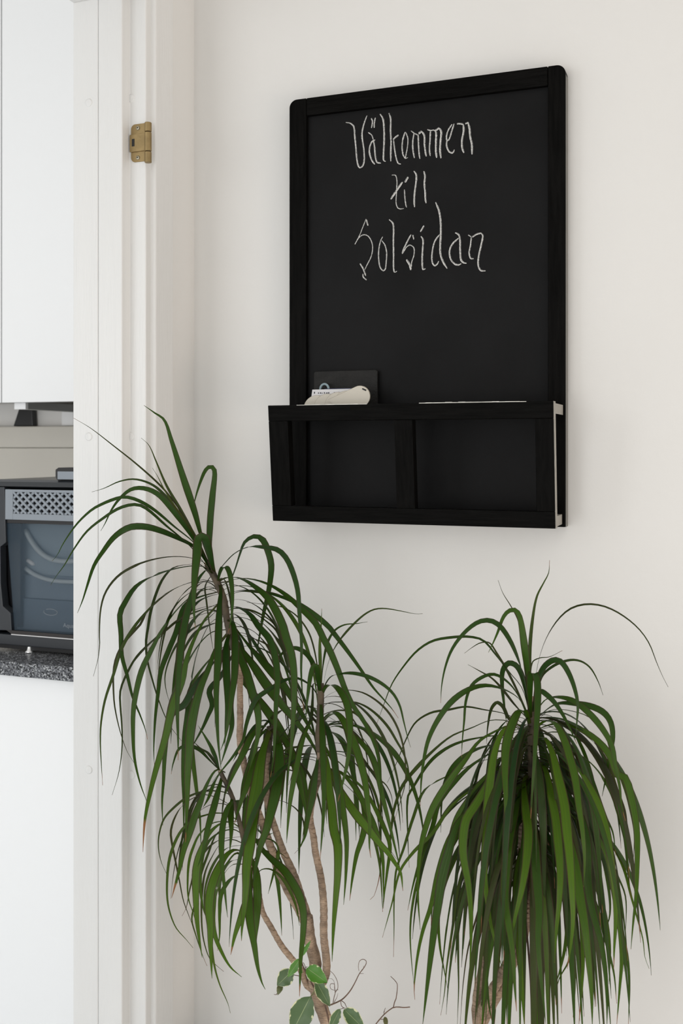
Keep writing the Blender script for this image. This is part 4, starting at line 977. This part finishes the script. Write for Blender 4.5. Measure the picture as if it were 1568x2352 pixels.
R('F 803,850 720,760 650,670 600,620 540,585 480,552', 9, .03)
R('F 803,850 800,640 812,540 850,518 900,512 965,480', 6, .04)
R('F 803,840 690,600 620,480 590,440 545,440 500,465 462,494', 9, .06)
R('F 810,870 900,790 1000,790 1110,830 1190,930 1240,1060 1290,1200 G 1310,560 1335,700 1330,860', 12, .03)
R('F 810,930 920,900 1040,930 1140,1010 1200,1120 G 1240,560 1280,700 1300,880 1320,1040', 13, -.02)
R('F 803,1000 700,960 560,980 470,1020 400,1080 360,1160 G 345,520 340,700', 15, .02)
R('F 803,960 660,920 540,930 420,960 330,1010 270,1070 200,1180 G 170,520 170,700 178,880', 11, .03)
R('F 803,1040 640,1000 520,1060 420,1150 330,1260 G 300,660 240,820 200,960 170,1100', 16, .0, hue=.3)
R('F 803,1100 660,1080 560,1150 480,1260 G 420,640 370,820 330,960 290,1060', 20, -.04)
R('F 803,1150 640,1180 500,1290 G 430,700 330,900 300,1030 290,1180', 20, .0, hue=.35)
R('F 808,960 900,950 1000,980 1080,1050 1120,1150 G 1190,620 1225,700 1240,820', 14, .0)
R('F 808,1000 920,980 1040,1010 1130,1080 1200,1180 1240,1280 G 1290,760 1310,860 1295,920', 10, .04)
R('F 808,1060 900,1050 1000,1100 1080,1180 G 1130,640 1190,760 1240,900 1290,1030 1290,1230', 11, .03, hue=.3)
R('F 808,1100 920,1100 1020,1160 G 1080,620 1160,780 1200,960 1210,1120 1180,1220', 15, .02, hue=.3)
R('F 808,1120 880,1140 960,1220 G 1000,640 1060,820 1110,1000 1160,1140 1190,1260 1230,1420 1245,1580', 15, .0, hue=.35)
R('F 808,900 940,870 1060,900 1150,980 1200,1060 1250,1200 G 1290,600 1300,760 1300,920', 9, .05)
R('F 808,880 900,840 990,860 1060,970 1110,1100 1130,1180 G 1140,560 1160,640', 14, .05)
R('G 812,600 900,760 960,900 990,1100 985,1250 950,1420 920,1500', 16, .0, hue=.5)
R('G 812,640 880,850 850,900 920,860', 6, .04)
R('G 808,860 850,920 890,880 930,870', 7, .03)
R('G 808,940 850,995 900,985 930,985', 6, .03)
R('G 808,1000 850,1060 890,1056 930,1062', 6, .03)
for i, (x, y) in enumerate(((700, 300), (690, 370), (650, 420), (920, 360), (960, 400), (720, 480), (880, 480), (940, 520), (640, 520), (700, 560))):
    R('G 808,%d %d,%d %d,%d %d,%d' % (y + 30, (808 + x) // 2, y - 10, x, y, x + (-90 if x < 800 else 90), y + 110), 13, random.uniform(-.06, .05))
# leaves of the inner mop
for k in range(150):
    f = random.random(); yb = 1650 + 330 * f ** 1.15
    b = P(1220 + random.uniform(-5, 5), yb, YR)
    az = random.uniform(0, 2 * math.pi)
    front_ = math.sin(az) < 0
    L = random.uniform(.17, .37) * (1.0 if front_ else .85)
    drooping(dr, b, az, math.radians(random.uniform(15, 60) - 25 * f), L, random.uniform(2.4, 6.5), random.uniform(.0035, .0115), hue=random.uniform(.0, .16) + .35 * f * random.random(), dry=random.choice((0, 0, .15, .4)), squash=.85, tip=random.choice((.92, .96, .99, .99)))

# ---- variegated ficus at the foot of the first dracaena
random.seed(2)
yf = YL - .045
fi = empty('ficus', (pxl + .05, yf, POTH - .03), 'small variegated ficus with few leaves at the dracaena trunk', 'plant')
def twig(s, r0, r1, Yv=yf, extra=None, m='twig', name='twig'): stem(fi, s, Yv, (r0, r1), m, name, extra, 8)
twig('K 510,560 530,620 560,680 600,760 640,830 690,880 730,980 770,1140 790,1250', 1.6, 3.2, yf, [(pxl + .045, yf, POTH + .08), (pxl + .05, yf, POTH - .04)], name='trunk')
twig('K 770,975 800,965 870,932 910,900 960,840 1000,770 1040,690 1075,645 1100,600 1098,575 1070,562 1040,580 1030,630 1036,668', 1.7, .5)
twig('K 800,965 812,900 822,860 815,820 812,785 780,785 778,820 800,838 850,838', .9, .4)
twig('K 822,860 845,820 840,760 810,700 775,665', .8, .5)
twig('K 812,950 838,900 846,868', .7, .3)
twig('K 820,860 810,760 785,735 760,738', .6, .3)
twig('K 1060,660 1075,640 1078,620', .7, .4)
twig('K 1040,690 1078,690', .6, .3)
twig('K 870,932 878,980 900,1000 925,1005', .9, .6)
twig('K 878,935 905,955 920,985 930,1005', .9, .6)
twig('K 900,1000 865,1012', .8, .5)
twig('K 1495,992 1440,996 1390,992 1345,996 1300,1025 1260,1060 1220,1105 1185,1150 1120,1260', 1.1, 2.2, [yf + .02, yf], [(pxl + .08, yf, POTH + .05), (pxl + .07, yf, POTH - .04)])
twig('K 1345,996 1355,950 1370,910 1380,790 1360,755 1320,715', 1.2, .7, yf + .02)
twig('K 1260,1060 1262,1030 1274,1000', .8, .5, yf + .018)
twig('K 1268,1035 1255,1038', .6, .4, yf + .018)
twig('K 1225,1100 1250,1102 1268,1090', .8, .5, yf + .018)
twig('K 640,830 620,875 600,896', 1.4, 1.2, m='petiole')
twig('K 560,680 555,640 570,628', .9, .7); twig('K 555,640 540,600 530,590', .8, .6); twig('K 500,712 450,702 430,690', .9, .7)
twig('K 300,868 290,880 270,878', .9, .5)
def fleaf(s_base, s_tip, wpx, hue, vari, dry, curl=.0, tilt=.0, Yv=yf - .004):
    a = trace('K ' + s_base)[0]; b = trace('K ' + s_tip)[0]
    p0, p1 = P(*a, Yv), P(*b, Yv - .012); T = (p1 - p0); L = T.length; T.normalize(); V = ((p0 + p1) / 2 - CAM).normalized()
    S = T.cross(V).normalized(); N = S.cross(T); S = S * math.cos(tilt) + N * math.sin(tilt); N = S.cross(T).normalized(); W = wpx / 3.92 * .0006
    mb = MB(); n = 14; us = (-1, -.55, 0, .55, 1)
    for i in range(n + 1):
        t = i / n; f = math.sin(math.pi * min(1, t ** .82)) ** .8 if 0 < t < 1 else .0
        f = max(f, .02) * (1 - .25 * sm(.8, 1, t))
        for k in us:
            wav = .05 * W * math.sin(t * 14 + k * 2) * abs(k)
            q = p0 + T * (L * t) + S * (W * .5 * f * k) + N * (-.16 * W * f * abs(k) ** 1.5 + wav + curl * L * (t - .5) ** 2)
            mb.v.append(tuple(q)); mb.uv.append((.5 + k / 2, t))
        if i:
            j = 5 * i
            for c_ in range(4): mb.f.append((j - 5 + c_, j - 4 + c_, j + 1 + c_, j + c_))
    o = mb.build('leaf', M['ficus'], fi, smooth=True); o.color = (hue, vari, dry, 1)
fleaf('600,893', '430,1230', 205, .05, -.18, 0)
fleaf('566,640', '752,775', 135, .95, -.12, 0)
fleaf('648,758', '775,988', 110, .05, .05, 0, Yv=yf)
fleaf('440,660', '298,800', 140, .0, .05, 0, Yv=yf)
fleaf('508,555', '393,725', 75, .8, -.25, 0)
fleaf('512,540', '602,392', 38, .9, -.3, 0)
fleaf('335,785', '305,880', 55, .0, .0, .45, curl=.6)
fleaf('900,1012', '1085,1190', 130, .1, .12, 0)
fleaf('865,1008', '770,1200', 85, .1, .08, 0)
fleaf('1268,1075', '1285,1180', 40, .2, .0, .8, curl=.3, Yv=yf + .014)
fleaf('520,690', '500,640', 30, .7, -.3, 0)
